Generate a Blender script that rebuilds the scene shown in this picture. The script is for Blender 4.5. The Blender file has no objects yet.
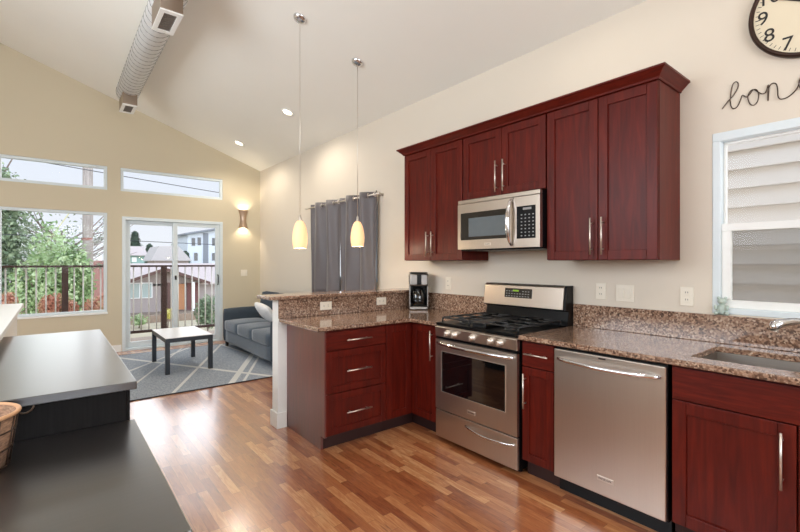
import bpy, bmesh, math, random
from mathutils import Vector, Matrix
random.seed(7)
S = bpy.context.scene
COL = S.collection

def lin(r, g, b):
    f = lambda c: (c/255/12.92) if c/255 <= .04045 else ((c/255+.055)/1.055)**2.4
    return (f(r), f(g), f(b), 1)

# ------------------------------------------------------------------ camera
cd = bpy.data.cameras.new('camera'); cam = bpy.data.objects.new('camera', cd); COL.objects.link(cam)
TH = math.atan(347/431)
cam.location = (0, 0, 1.38)
cam.rotation_euler = (math.pi/2, 0, -TH)
cd.sensor_width = 36; cd.lens = 36*431/800
cd.shift_y = -3/800
cd.clip_start = .02; cd.clip_end = 400
S.camera = cam

# ------------------------------------------------------------------ exposure
S.view_settings.view_transform = 'Standard'; S.view_settings.look = 'None'
S.view_settings.exposure = 0.0; S.view_settings.gamma = 1
S.view_settings.use_curve_mapping = False

# ------------------------------------------------------------------ world: pale overcast, brighter towards the south behind the camera
W = bpy.data.worlds.new('world'); S.world = W; W.use_nodes = True
nt = W.node_tree; nt.nodes.clear()
out = nt.nodes.new('ShaderNodeOutputWorld'); bg = nt.nodes.new('ShaderNodeBackground')
tc = nt.nodes.new('ShaderNodeTexCoord'); sep = nt.nodes.new('ShaderNodeSeparateXYZ')
nt.links.new(tc.outputs['Generated'], sep.inputs[0])
rz = nt.nodes.new('ShaderNodeValToRGB'); nt.links.new(sep.outputs['Z'], rz.inputs[0])
rz.color_ramp.elements[0].position = 0; rz.color_ramp.elements[0].color = lin(232, 236, 242)
rz.color_ramp.elements[1].position = .5; rz.color_ramp.elements[1].color = lin(206, 220, 242)
mr = nt.nodes.new('ShaderNodeMapRange'); nt.links.new(sep.outputs['Y'], mr.inputs[0])
mr.inputs[1].default_value = .2; mr.inputs[2].default_value = -1; mr.inputs[3].default_value = 1.12; mr.inputs[4].default_value = 4.5
nt.links.new(rz.outputs[0], bg.inputs[0]); nt.links.new(mr.outputs[0], bg.inputs[1]); nt.links.new(bg.outputs[0], out.inputs[0])

# ------------------------------------------------------------------ added fill lamps in place of daylight, at made-up windows behind and left
def area(name, loc, rot, sx, sy, power, color):
    l = bpy.data.lights.new(name, 'AREA'); l.shape = 'RECTANGLE'; l.size = sx; l.size_y = sy
    l.energy = power; l.color = color
    o = bpy.data.objects.new(name, l); COL.objects.link(o); o.location = loc; o.rotation_euler = rot
    return o
area('fill_back', (0.6, -2.36, 2.2), (math.radians(118), 0, 0), 3.0, 1.2, 62, (.95, .97, 1))
area('fill_left', (-2.42, 2.5, 2.4), (math.radians(106), 0, math.radians(-90)), 3.4, 1.7, 125, (.86, .93, 1))

# ------------------------------------------------------------------ very soft low daylight from the bright northern sky, through the far windows
sl_ = bpy.data.lights.new('sun', 'SUN'); sl_.energy = 1.9; sl_.angle = math.radians(60); sl_.color = (.95, .98, 1)
so_ = bpy.data.objects.new('sun', sl_); COL.objects.link(so_); so_.location = (2, 20, 12)
so_.rotation_euler = Vector((.12, .93, .41)).to_track_quat('Z', 'Y').to_euler()

# ================================================================== helpers
ORG = {}
class G:
    def __init__(s): s.bm = bmesh.new()
    def _merge(s, t, M=None, smooth=False, mi=0):
        if M is not None: t.transform(M)
        for f in t.faces: f.smooth = smooth; f.material_index = mi
        me = bpy.data.meshes.new('_t'); t.to_mesh(me); t.free(); s.bm.from_mesh(me); bpy.data.meshes.remove(me)
        return s
    def box(s, x0, x1, y0, y1, z0, z1, bev=0, M=None, seg=2, mi=0, smooth=False):
        t = bmesh.new()
        x0, x1 = min(x0, x1), max(x0, x1); y0, y1 = min(y0, y1), max(y0, y1); z0, z1 = min(z0, z1), max(z0, z1)
        bmesh.ops.create_cube(t, size=1)
        bmesh.ops.scale(t, verts=t.verts, vec=(x1-x0, y1-y0, z1-z0))
        bmesh.ops.translate(t, verts=t.verts, vec=((x0+x1)/2, (y0+y1)/2, (z0+z1)/2))
        if bev: bmesh.ops.bevel(t, geom=t.edges[:], offset=bev, segments=seg, affect='EDGES', profile=.5)
        return s._merge(t, M, smooth, mi)
    def prism(s, pts, h0, h1, axis='z', bev=0, M=None, mi=0):
        """polygon pts extruded along axis. axis z: (x,y); y: (x,z); x: (y,z)"""
        t = bmesh.new()
        def v(p, h):
            return (p[0], p[1], h) if axis == 'z' else ((p[0], h, p[1]) if axis == 'y' else (h, p[0], p[1]))
        a = [t.verts.new(v(p, h0)) for p in pts]; b = [t.verts.new(v(p, h1)) for p in pts]
        t.faces.new(a); t.faces.new(b[::-1]); n = len(pts)
        for i in range(n): t.faces.new((a[i], b[i], b[(i+1) % n], a[(i+1) % n]))
        bmesh.ops.recalc_face_normals(t, faces=t.faces)
        if bev: bmesh.ops.bevel(t, geom=t.edges[:], offset=bev, segments=2, affect='EDGES', profile=.5)
        return s._merge(t, M, False, mi)
    def tube(s, pts, r, seg=10, caps=True, M=None, closed=False, mi=0):
        t = bmesh.new(); P = [Vector(p) for p in pts]; n = len(P); rings = []
        R = r if isinstance(r, (list, tuple)) else [r]*n
        up = None
        for i in range(n):
            if closed: d = (P[(i+1) % n]-P[i-1]).normalized()
            else: d = (P[min(i+1, n-1)]-P[max(i-1, 0)]).normalized()
            if up is None:
                up = Vector((0, 0, 1)) if abs(d.z) < .9 else Vector((1, 0, 0))
            a = d.cross(up).normalized(); b = a.cross(d).normalized(); up = b
            rings.append([t.verts.new(P[i]+R[i]*(math.cos(2*math.pi*k/seg)*a+math.sin(2*math.pi*k/seg)*b)) for k in range(seg)])
        m = n if closed else n-1
        for i in range(m):
            A = rings[i]; B = rings[(i+1) % n]
            for k in range(seg): t.faces.new((A[k], A[(k+1) % seg], B[(k+1) % seg], B[k]))
        if caps and not closed:
            t.faces.new(rings[0][::-1]); t.faces.new(rings[-1])
        bmesh.ops.recalc_face_normals(t, faces=t.faces)
        return s._merge(t, M, True, mi)
    def lathe(s, prof, c=(0, 0, 0), seg=32, M=None, mi=0, smooth=True, a0=0, a1=2*math.pi):
        """prof: (r, z) list revolved round z through c"""
        t = bmesh.new(); full = abs(a1-a0-2*math.pi) < 1e-6; ns = seg if full else seg+1
        rings = []
        for (r, z) in prof:
            if r < 1e-6: rings.append([t.verts.new((c[0], c[1], c[2]+z))]*ns)
            else: rings.append([t.verts.new((c[0]+r*math.cos(a0+(a1-a0)*k/seg), c[1]+r*math.sin(a0+(a1-a0)*k/seg), c[2]+z)) for k in range(ns)])
        for i in range(len(rings)-1):
            for k in range(seg):
                A, B = rings[i], rings[i+1]; k2 = (k+1) % ns
                vs = []
                for q in (A[k], A[k2], B[k2], B[k]):
                    if q not in vs: vs.append(q)
                if len(vs) > 2:
                    try: t.faces.new(vs)
                    except ValueError: pass
        bmesh.ops.recalc_face_normals(t, faces=t.faces)
        return s._merge(t, M, smooth, mi)
    def sphere(s, c, r, M=None, seg=20, mi=0):
        t = bmesh.new(); bmesh.ops.create_uvsphere(t, u_segments=seg, v_segments=seg//2+2, radius=1)
        r = r if isinstance(r, (list, tuple)) else (r, r, r)
        bmesh.ops.scale(t, verts=t.verts, vec=r); bmesh.ops.translate(t, verts=t.verts, vec=c)
        return s._merge(t, M, True, mi)
    def grid(s, fn, nu, nv, closed_u=False, mi=0, smooth=True):
        t = bmesh.new(); V = [[t.verts.new(fn(i/nu, j/nv)) for j in range(nv+1)] for i in range(nu+(0 if closed_u else 1))]
        for i in range(nu):
            for j in range(nv):
                a = V[i]; b = V[(i+1) % len(V)]
                t.faces.new((a[j], b[j], b[j+1], a[j+1]))
        return s._merge(t, None, smooth, mi)
    def cushion(s, x0, x1, y0, y1, z0, z1, puff=.03, r=.04, M=None):
        """soft upholstered block"""
        t = bmesh.new(); bmesh.ops.create_cube(t, size=2)
        bmesh.ops.subdivide_edges(t, edges=t.edges[:], cuts=7, use_grid_fill=True)
        hx, hy, hz = (x1-x0)/2, (y1-y0)/2, (z1-z0)/2
        for v in t.verts:
            p = v.co.copy(); q = Vector()
            inner = Vector((p.x*(hx-r), p.y*(hy-r), p.z*(hz-r)))
            n = Vector((p.x**7, p.y**7, p.z**7)); n.normalize()
            q = inner + n*r
            q.z += puff*math.copysign(1, p.z)*(1-p.x**2)*(1-p.y**2)*(abs(p.z) > .5)
            v.co = q + Vector(((x0+x1)/2, (y0+y1)/2, (z0+z1)/2))
        return s._merge(t, M, True)
    def build(s, name, mat, parent=None, label=None, cat=None, group=None, kind=None, org=None):
        if org is None: org = ORG.get(parent.name, Vector()) if parent else Vector()
        org = Vector(org)
        s.bm.transform(Matrix.Translation(-org))
        me = bpy.data.meshes.new(name); s.bm.to_mesh(me); s.bm.free()
        for m in (mat if isinstance(mat, (list, tuple)) else [mat]): me.materials.append(m)
        o = bpy.data.objects.new(name, me); COL.objects.link(o)
        if parent: o.parent = parent
        else: o.location = org
        ORG[o.name] = org
        tag(o, label, cat, group, kind)
        return o

def tag(o, label=None, cat=None, group=None, kind=None):
    if label: o['label'] = label
    if cat: o['category'] = cat
    if group: o['group'] = group
    if kind: o['kind'] = kind
    return o
def thing(name, label, cat, loc, group=None):
    o = bpy.data.objects.new(name, None); COL.objects.link(o); o.location = loc; o.empty_display_size = .05
    ORG[o.name] = Vector(loc)
    return tag(o, label, cat, group)
def kids(o): return [c for c in list(COL.objects) if c.parent == o]
def copy_tree(o, loc=None, label=None, parent=None, group=None, rz=None):
    c = o.copy(); COL.objects.link(c)
    if parent: c.parent = parent
    if loc is not None: c.location = loc
    if rz is not None: c.rotation_euler = (0, 0, rz)
    if label: c['label'] = label
    if group: c['group'] = group
    ORG[c.name] = Vector(loc) if loc is not None else ORG.get(o.name, Vector())
    for k in kids(o): copy_tree(k, parent=c)
    return c
def struct(name, g, mat): return g.build(name, mat, kind='structure')

def text_mesh(name, body, size, M, mat, parent, depth=.001, align='CENTER'):
    cu = bpy.data.curves.new('_txt', 'FONT'); cu.body = body; cu.size = size; cu.extrude = depth
    cu.align_x = align; cu.align_y = 'CENTER'
    o = bpy.data.objects.new('_txt', cu); COL.objects.link(o)
    dg = bpy.context.evaluated_depsgraph_get(); dg.update()
    me = bpy.data.meshes.new_from_object(o.evaluated_get(dg))
    bpy.data.objects.remove(o); bpy.data.curves.remove(cu)
    me.transform(M)
    g = G(); g.bm.from_mesh(me); bpy.data.meshes.remove(me)
    return g.build(name, mat, parent)
def face_x(x, y, z):   # text facing -x
    return Matrix(((0, 0, -1, x), (-1, 0, 0, y), (0, 1, 0, z), (0, 0, 0, 1)))

# ================================================================== materials
def new(name):
    m = bpy.data.materials.new(name); m.use_nodes = True
    n = m.node_tree; p = n.nodes['Principled BSDF']; return m, n, p
def setp(p, **k):
    for a, b in k.items():
        a = a.replace('_', ' ')
        if a in p.inputs: p.inputs[a].default_value = b
def plain(name, col, rough=.5, metal=0, noise=.06, nscale=30, bump=0, bscale=200, **k):
    m, n, p = new(name); setp(p, Roughness=rough, Metallic=metal, **k)
    tx = n.nodes.new('ShaderNodeTexNoise'); tx.inputs['Scale'].default_value = nscale; tx.inputs['Detail'].default_value = 4
    g = n.nodes.new('ShaderNodeNewGeometry'); n.links.new(g.outputs['Position'], tx.inputs['Vector'])
    mx = n.nodes.new('ShaderNodeMixRGB'); n.links.new(tx.outputs['Fac'], mx.inputs[0])
    mx.inputs[1].default_value = tuple(c*(1-noise) for c in col[:3])+(1,); mx.inputs[2].default_value = tuple(min(1, c*(1+noise)) for c in col[:3])+(1,)
    n.links.new(mx.outputs[0], p.inputs['Base Color'])
    if bump:
        t2 = n.nodes.new('ShaderNodeTexNoise'); t2.inputs['Scale'].default_value = bscale; n.links.new(g.outputs['Position'], t2.inputs['Vector'])
        b = n.nodes.new('ShaderNodeBump'); b.inputs['Strength'].default_value = bump; b.inputs['Distance'].default_value = .01
        n.links.new(t2.outputs['Fac'], b.inputs['Height']); n.links.new(b.outputs[0], p.inputs['Normal'])
    return m
def N(n, typ, **k):
    x = n.nodes.new(typ)
    for a, b in k.items(): setattr(x, a, b)
    return x
def math_(n, op, a, b=None):
    x = n.nodes.new('ShaderNodeMath'); x.operation = op
    for i, v in enumerate((a, b)):
        if v is None: continue
        if isinstance(v, (int, float)): x.inputs[i].default_value = v
        else: n.links.new(v, x.inputs[i])
    return x.outputs[0]
def ramp(n, fac, stops):
    r = n.nodes.new('ShaderNodeValToRGB'); e = r.color_ramp.elements
    while len(e) < len(stops): e.new(.5)
    for i, (p, c) in enumerate(stops): e[i].position = p; e[i].color = c
    n.links.new(fac, r.inputs[0]); return r.outputs[0]

def wood_floor():
    m, n, p = new('oak_floor'); g = N(n, 'ShaderNodeNewGeometry'); s = N(n, 'ShaderNodeSeparateXYZ'); n.links.new(g.outputs['Position'], s.inputs[0])
    xr = math_(n, 'DIVIDE', s.outputs['X'], .052); row = math_(n, 'FLOOR', xr)
    wn = N(n, 'ShaderNodeTexWhiteNoise', noise_dimensions='1D'); n.links.new(row, wn.inputs['W'])
    yy = math_(n, 'ADD', math_(n, 'DIVIDE', s.outputs['Y'], .45), math_(n, 'MULTIPLY', wn.outputs['Value'], 7.3))
    cell = math_(n, 'FLOOR', yy)
    cv = N(n, 'ShaderNodeCombineXYZ'); n.links.new(row, cv.inputs[0]); n.links.new(cell, cv.inputs[1])
    w2 = N(n, 'ShaderNodeTexWhiteNoise', noise_dimensions='2D'); n.links.new(cv.outputs[0], w2.inputs['Vector'])
    # grain, shifted per board
    off = math_(n, 'MULTIPLY', w2.outputs['Value'], 40)
    gv = N(n, 'ShaderNodeCombineXYZ'); n.links.new(math_(n, 'MULTIPLY', s.outputs['X'], 9), gv.inputs[0]); n.links.new(math_(n, 'MULTIPLY', s.outputs['Y'], 1.1), gv.inputs[1]); n.links.new(off, gv.inputs[2])
    gn = N(n, 'ShaderNodeTexNoise'); gn.inputs['Scale'].default_value = 7; gn.inputs['Detail'].default_value = 6; gn.inputs['Distortion'].default_value = 1.2; n.links.new(gv.outputs[0], gn.inputs['Vector'])
    tone = math_(n, 'ADD', math_(n, 'MULTIPLY', w2.outputs['Value'], .58), math_(n, 'MULTIPLY', gn.outputs['Fac'], .72))
    c = ramp(n, tone, [(.1, lin(98, 48, 28)), (.36, lin(150, 84, 50)), (.6, lin(176, 108, 66)), (.86, lin(202, 138, 90)), (1, lin(222, 168, 118))])
    # dark knots
    kn = N(n, 'ShaderNodeTexVoronoi'); kn.inputs['Scale'].default_value = 3.2; n.links.new(gv.outputs[0], kn.inputs['Vector'])
    kf = ramp(n, kn.outputs['Distance'], [(.0, (1, 1, 1, 1)), (.2, (0, 0, 0, 1))])
    mk = N(n, 'ShaderNodeMixRGB'); n.links.new(math_(n, 'MULTIPLY', kf, .7), mk.inputs[0]); n.links.new(c, mk.inputs[1]); mk.inputs[2].default_value = lin(60, 30, 18)
    # joints
    fx = math_(n, 'FRACT', xr); fy = math_(n, 'FRACT', yy)
    j = math_(n, 'MAXIMUM', math_(n, 'GREATER_THAN', math_(n, 'ABSOLUTE', math_(n, 'SUBTRACT', fx, .5)), .487), math_(n, 'GREATER_THAN', math_(n, 'ABSOLUTE', math_(n, 'SUBTRACT', fy, .5)), .4975))
    mj = N(n, 'ShaderNodeMixRGB'); n.links.new(math_(n, 'MULTIPLY', j, .6), mj.inputs[0]); n.links.new(mk.outputs[0], mj.inputs[1]); mj.inputs[2].default_value = lin(70, 38, 22)
    n.links.new(mj.outputs[0], p.inputs['Base Color'])
    setp(p, Roughness=.3, IOR=1.5, Coat_Weight=1.0, Coat_Roughness=.19, Coat_IOR=2.4)
    wv = N(n, 'ShaderNodeTexNoise'); wv.inputs['Scale'].default_value = 6; n.links.new(g.outputs['Position'], wv.inputs['Vector'])
    hh = math_(n, 'ADD', math_(n, 'MULTIPLY', wv.outputs['Fac'], .5), math_(n, 'MULTIPLY', w2.outputs['Value'], .12))
    b = N(n, 'ShaderNodeBump'); b.inputs['Strength'].default_value = .18; b.inputs['Distance'].default_value = .004
    n.links.new(hh, b.inputs['Height']); n.links.new(b.outputs[0], p.inputs['Normal']); n.links.new(b.outputs[0], p.inputs['Coat Normal'])
    return m
def granite(name):
    m, n, p = new(name); g = N(n, 'ShaderNodeNewGeometry')
    v = N(n, 'ShaderNodeTexVoronoi'); v.inputs['Scale'].default_value = 105; n.links.new(g.outputs['Position'], v.inputs['Vector'])
    s = N(n, 'ShaderNodeSeparateColor'); n.links.new(v.outputs['Color'], s.inputs[0])
    nz = N(n, 'ShaderNodeTexNoise'); nz.inputs['Scale'].default_value = 38; nz.inputs['Detail'].default_value = 3; n.links.new(g.outputs['Position'], nz.inputs['Vector'])
    f = math_(n, 'ADD', math_(n, 'MULTIPLY', s.outputs[0], .65), math_(n, 'MULTIPLY', nz.outputs['Fac'], .38))
    c = ramp(n, f, [(.12, lin(60, 44, 38)), (.34, lin(112, 84, 68)), (.56, lin(146, 114, 94)), (.78, lin(176, 148, 126)), (.95, lin(206, 186, 166))])
    n.links.new(c, p.inputs['Base Color']); setp(p, Roughness=.16, IOR=1.55, Coat_Weight=.5, Coat_Roughness=.05)
    return m
def cherry(name, vertical=True, axis='z'):
    m, n, p = new(name); g = N(n, 'ShaderNodeNewGeometry'); mp = N(n, 'ShaderNodeMapping'); n.links.new(g.outputs['Position'], mp.inputs[0])
    mp.inputs['Scale'].default_value = (14, 14, 1.3) if vertical else (3, 3, 30)
    t = N(n, 'ShaderNodeTexNoise'); t.inputs['Scale'].default_value = 2.2; t.inputs['Detail'].default_value = 7; t.inputs['Distortion'].default_value = .8; n.links.new(mp.outputs[0], t.inputs[0])
    c = ramp(n, t.outputs['Fac'], [(.25, lin(70, 15, 8)), (.55, lin(90, 22, 12)), (.8, lin(108, 31, 16))])
    n.links.new(c, p.inputs['Base Color']); setp(p, Roughness=.4, Specular_IOR_Level=.22, Coat_Weight=.05, Coat_Roughness=.25)
    return m
def grainy(name, col, rough, scale=(3, 40, 40), amt=.35, bump=.1, **k):
    m, n, p = new(name); g = N(n, 'ShaderNodeNewGeometry'); mp = N(n, 'ShaderNodeMapping'); n.links.new(g.outputs['Position'], mp.inputs[0])
    mp.inputs['Scale'].default_value = scale
    t = N(n, 'ShaderNodeTexNoise'); t.inputs['Scale'].default_value = 3; t.inputs['Detail'].default_value = 6; n.links.new(mp.outputs[0], t.inputs[0])
    c = ramp(n, t.outputs['Fac'], [(.3, tuple(x*(1-amt) for x in col[:3])+(1,)), (.7, tuple(min(1, x*(1+amt)) for x in col[:3])+(1,))])
    n.links.new(c, p.inputs['Base Color']); setp(p, Roughness=rough, **k)
    if bump:
        b = N(n, 'ShaderNodeBump'); b.inputs['Strength'].default_value = bump; b.inputs['Distance'].default_value = .004
        n.links.new(t.outputs['Fac'], b.inputs['Height']); n.links.new(b.outputs[0], p.inputs['Normal'])
    return m
def glass(name, tint=(1, 1, 1), refl=.004):
    m = bpy.data.materials.new(name); m.use_nodes = True; n = m.node_tree; n.nodes.clear()
    o = N(n, 'ShaderNodeOutputMaterial'); t = N(n, 'ShaderNodeBsdfTransparent'); t.inputs[0].default_value = tint+(1,)
    gl = N(n, 'ShaderNodeBsdfGlossy'); gl.inputs['Roughness'].default_value = .01
    mx = N(n, 'ShaderNodeMixShader'); mx.inputs[0].default_value = refl
    n.links.new(t.outputs[0], mx.inputs[1]); n.links.new(gl.outputs[0], mx.inputs[2]); n.links.new(mx.outputs[0], o.inputs[0])
    return m
def emis(name, col, st):
    m, n, p = new(name); setp(p, Base_Color=col, Emission_Color=col, Emission_Strength=st); return m
def screen_mesh():
    m = bpy.data.materials.new('insect_screen'); m.use_nodes = True; n = m.node_tree; n.nodes.clear()
    o = N(n, 'ShaderNodeOutputMaterial'); t = N(n, 'ShaderNodeBsdfTransparent'); d = N(n, 'ShaderNodeBsdfDiffuse'); d.inputs[0].default_value = (.08, .08, .08, 1)
    mx = N(n, 'ShaderNodeMixShader'); mx.inputs[0].default_value = .3
    n.links.new(t.outputs[0], mx.inputs[1]); n.links.new(d.outputs[0], mx.inputs[2]); n.links.new(mx.outputs[0], o.inputs[0]); return m
def rug_mat():
    m, n, p = new('rug_pile'); g = N(n, 'ShaderNodeNewGeometry'); s = N(n, 'ShaderNodeSeparateXYZ'); n.links.new(g.outputs['Position'], s.inputs[0])
    t = N(n, 'ShaderNodeTexNoise'); t.inputs['Scale'].default_value = 9; t.inputs['Detail'].default_value = 8; t.inputs['Roughness'].default_value = .8
    mp = N(n, 'ShaderNodeMapping'); mp.inputs['Scale'].default_value = (7, 1.6, 1); n.links.new(g.outputs['Position'], mp.inputs[0]); n.links.new(mp.outputs[0], t.inputs[0])
    base = ramp(n, t.outputs['Fac'], [(.3, lin(120, 128, 140)), (.55, lin(160, 168, 178)), (.8, lin(200, 206, 212))])
    lines = [((.996, 5.059), (2.182, 7.499), .018), ((1.633, 5.123), (2.436, 6.628), .035), ((1.798, 5.17), (2.456, 6.414), .016), ((1.075, 6.809), (2.03, 5.105), .03), ((2.202, 7.483), (2.367, 5.807), .016), ((.5, 6.1), (1.4, 7.2), .02), ((.5, 5.2), (1.15, 6.6), .012)]
    f = None
    for (a, b, w) in lines:
        dx, dy = b[0]-a[0], b[1]-a[1]; L = math.hypot(dx, dy); nx, ny = -dy/L, dx/L; c0 = nx*a[0]+ny*a[1]
        d = math_(n, 'ABSOLUTE', math_(n, 'SUBTRACT', math_(n, 'ADD', math_(n, 'MULTIPLY', s.outputs['X'], nx), math_(n, 'MULTIPLY', s.outputs['Y'], ny)), c0))
        l = math_(n, 'LESS_THAN', math_(n, 'ADD', d, math_(n, 'MULTIPLY', math_(n, 'SUBTRACT', t.outputs['Fac'], .5), .03)), w)
        f = l if f is None else math_(n, 'MAXIMUM', f, l)
    mx = N(n, 'ShaderNodeMixRGB'); n.links.new(math_(n, 'MULTIPLY', f, .75), mx.inputs[0]); n.links.new(base, mx.inputs[1]); mx.inputs[2].default_value = lin(226, 226, 222)
    n.links.new(mx.outputs[0], p.inputs['Base Color']); setp(p, Roughness=.95, Specular_IOR_Level=.1)
    b = N(n, 'ShaderNodeBump'); b.inputs['Strength'].default_value = .5; b.inputs['Distance'].default_value = .01; n.links.new(t.outputs['Fac'], b.inputs['Height']); n.links.new(b.outputs[0], p.inputs['Normal'])
    return m
def brushed(name, col, rough, axis_scale, metal=1.0):
    m, n, p = new(name); g = N(n, 'ShaderNodeNewGeometry'); mp = N(n, 'ShaderNodeMapping'); n.links.new(g.outputs['Position'], mp.inputs[0]); mp.inputs['Scale'].default_value = axis_scale
    t = N(n, 'ShaderNodeTexNoise'); t.inputs['Scale'].default_value = 4; t.inputs['Detail'].default_value = 5; n.links.new(mp.outputs[0], t.inputs[0])
    n.links.new(ramp(n, t.outputs['Fac'], [(.2, tuple(x*.93 for x in col[:3])+(1,)), (.8, col)]), p.inputs['Base Color'])
    mr = N(n, 'ShaderNodeMapRange'); n.links.new(t.outputs['Fac'], mr.inputs[0]); mr.inputs[3].default_value = rough-.04; mr.inputs[4].default_value = rough+.05; n.links.new(mr.outputs[0], p.inputs['Roughness'])
    setp(p, Metallic=metal); return m

M_floor = wood_floor(); M_gran = granite('pink_brown_granite')
M_cherry = cherry('cherry_cabinet_wood'); M_cherryh = cherry('cherry_wood_horizontal', False)
M_cherryg = cherry('cherry_glossy_panel'); setp(M_cherryg.node_tree.nodes['Principled BSDF'], Roughness=.35, Coat_Weight=1.0, Coat_Roughness=.32, Coat_IOR=1.8)
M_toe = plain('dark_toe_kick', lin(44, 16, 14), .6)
M_backlit = plain('wall_paint_backlit', lin(208, 197, 172), .85, bump=.06, bscale=260, noise=.015, nscale=3)  # kitchen wall's paint with the far wall's backlit shade put into the colour
M_cream = plain('cream_wall_paint', lin(222, 212, 197), .85, bump=.06, bscale=260, noise=.015, nscale=3)
M_ceil = plain('ceiling_paint', lin(240, 238, 230), .9, bump=.08, bscale=180, noise=.015, nscale=3)
M_white = plain('white_trim_paint', lin(240, 240, 236), .4, noise=.02)
M_vinyl = plain('white_window_vinyl', lin(218, 228, 232), .35, noise=.02)
M_glass = glass('window_glass')
M_blkwood = grainy('black_brown_wood', lin(30, 27, 27), .3, (1.2, 30, 30), .4, .03, IOR=1.6, Coat_Weight=1.0, Coat_Roughness=.28, Coat_IOR=1.8)
M_blkbody = grainy('black_brown_wood_side', lin(24, 22, 22), .6, (30, 30, 1.2), .4, .03, Specular_IOR_Level=.2)
M_dark = plain('black_enamel', lin(12, 12, 14), .3, Specular_IOR_Level=.2)
M_iron = plain('cast_iron', lin(24, 24, 26), .45)
M_blkgl = plain('black_glass', lin(8, 9, 11), .05, Coat_Weight=1.0)
M_steel = brushed('brushed_stainless', lin(200, 192, 184), .32, (1, 1, 90))
M_steelv = brushed('brushed_stainless_horizontal', lin(200, 188, 176), .34, (1, 90, 1))
M_steeld = brushed('dim_stainless', lin(150, 146, 142), .38, (1, 1, 60))
M_chrome = brushed('polished_chrome', lin(225, 225, 228), .1, (5, 5, 5))
M_nickel = brushed('brushed_nickel', lin(222, 214, 204), .38, (30, 30, 4))
M_plate = plain('ivory_plastic', lin(236, 228, 212), .35, noise=.02)
M_slot = plain('dark_slot', lin(40, 34, 30), .6)
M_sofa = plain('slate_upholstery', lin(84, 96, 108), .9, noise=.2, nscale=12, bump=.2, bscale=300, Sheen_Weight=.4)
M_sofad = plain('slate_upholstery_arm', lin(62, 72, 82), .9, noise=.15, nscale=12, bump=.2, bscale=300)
M_pillow = plain('white_cotton', lin(240, 240, 240), .9)
M_curtain = plain('grey_satin_curtain', lin(98, 92, 94), .45, noise=.05, Sheen_Weight=.3)
M_bronze = plain('dark_bronze', lin(60, 42, 34), .4, .6)
M_sconce = brushed('brushed_bronze', lin(196, 172, 152), .35, (60, 60, 3))
M_duct = brushed('galvanised_duct', lin(236, 238, 240), .4, (3, 3, 3), .12)
M_ductg = plain('duct_seam', lin(140, 140, 142), .4, .8)
M_boxside = brushed('galvanised_collar', lin(168, 152, 136), .4, (8, 8, 8))
M_grille = plain('register_grille', lin(120, 112, 104), .5, .3)
M_lacktop = grainy('pale_wood_top', lin(206, 200, 194), .3, (30, 2, 2), .06, 0)
M_lack = plain('dark_slate_laminate', lin(46, 52, 60), .45)
M_rug = rug_mat(); M_rugedge = plain('rug_binding', lin(60, 62, 68), .9)
M_rail = plain('brown_rail_wood', lin(74, 52, 46), .6)
M_balus = plain('grey_metal_baluster', lin(226, 222, 214), .5, 0)
M_face = plain('cream_clock_face', lin(226, 214, 188), .6, noise=.01)
M_ink = plain('black_ink', lin(28, 24, 22), .5)
M_wire = plain('dark_wire', lin(72, 56, 46), .4, .5)
M_basket = grainy('woven_seagrass', lin(150, 116, 92), .8, (20, 20, 60), .45, .4)
M_rimwood = plain('light_wood_rim', lin(206, 158, 118), .5)
M_inbasket = plain('basket_lining', lin(122, 70, 58), .7)
M_shade = emis('glowing_pendant_glass', lin(250, 208, 156), .62)
M_lens = emis('lamp_lens', lin(255, 240, 214), 6)
M_screen = screen_mesh()
M_tile = plain('frosted_green_glass', lin(212, 226, 216), .25, Transmission_Weight=.35, IOR=1.3)
M_display = plain('grey_microwave_glass', lin(96, 106, 112), .12, Coat_Weight=1.0)
M_key = plain('light_key', lin(150, 150, 150), .5)
M_green = emis('green_clock_digits', lin(130, 170, 50), .3)
M_siding = plain('pale_lap_siding', lin(236, 230, 222), .9, noise=.01, nscale=2)

# ================================================================== structure
KX = 3.03; FY = 7.95; LX = -2.5; BY = -2.5
def ceil_z(x): return 3.10+.353*(3.03-x)
def wall_cells(g, us, vs, holes, put):
    for i in range(len(us)-1):
        for j in range(len(vs)-1):
            cu, cv = (us[i]+us[i+1])/2, (vs[j]+vs[j+1])/2
            if any(h[0] < cu < h[1] and h[2] < cv < h[3] for h in holes): continue
            put(us[i], us[i+1], vs[j], vs[j+1])
# floor (stops at the stairwell behind the half wall on the left)
g = G(); g.box(-.38, 3.3, BY-.2, FY+.16, -.2, 0); g.box(LX, -.38, BY-.2, 2.0, -.2, 0); struct('floor', g, M_floor)
g = G(); g.box(LX-.1, -.38, 2.0, FY+.15, -2.5, -2.4); struct('floor_stairwell', g, M_floor)
# ceiling: one slope rising to the left
g = G(); g.prism([(LX-.2, ceil_z(LX-.2)), (3.4, ceil_z(3.4)), (3.4, ceil_z(3.4)+.15), (LX-.2, ceil_z(LX-.2)+.15)], BY-.2, FY+.2, 'y'); struct('ceiling', g, M_ceil)
# far wall
W1 = (-.59, .648, .62, 2.15); T1 = (-.59, .648, 2.50, 2.862); T2 = (.818, 2.352, 2.50, 2.866); D1 = (.838, 2.352, -.2, 2.108)
g = G()
us = sorted({LX-.2, 3.2, *[h[0] for h in (W1, T2, D1)], *[h[1] for h in (W1, T2, D1)]}); vs = sorted({-.2, .62, 2.108, 2.15, 2.50, 2.862, 2.866, 3.04})
wall_cells(g, us, vs, (W1, T1, T2, D1), lambda a, b, c, d: g.box(a, b, FY, FY+.15, c, d))
g.prism([(LX-.2, 3.04), (3.2, 3.04), (LX-.2, ceil_z(LX-.2)+.05)], FY, FY+.15, 'y')
struct('wall_far', g, M_backlit)
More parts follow.
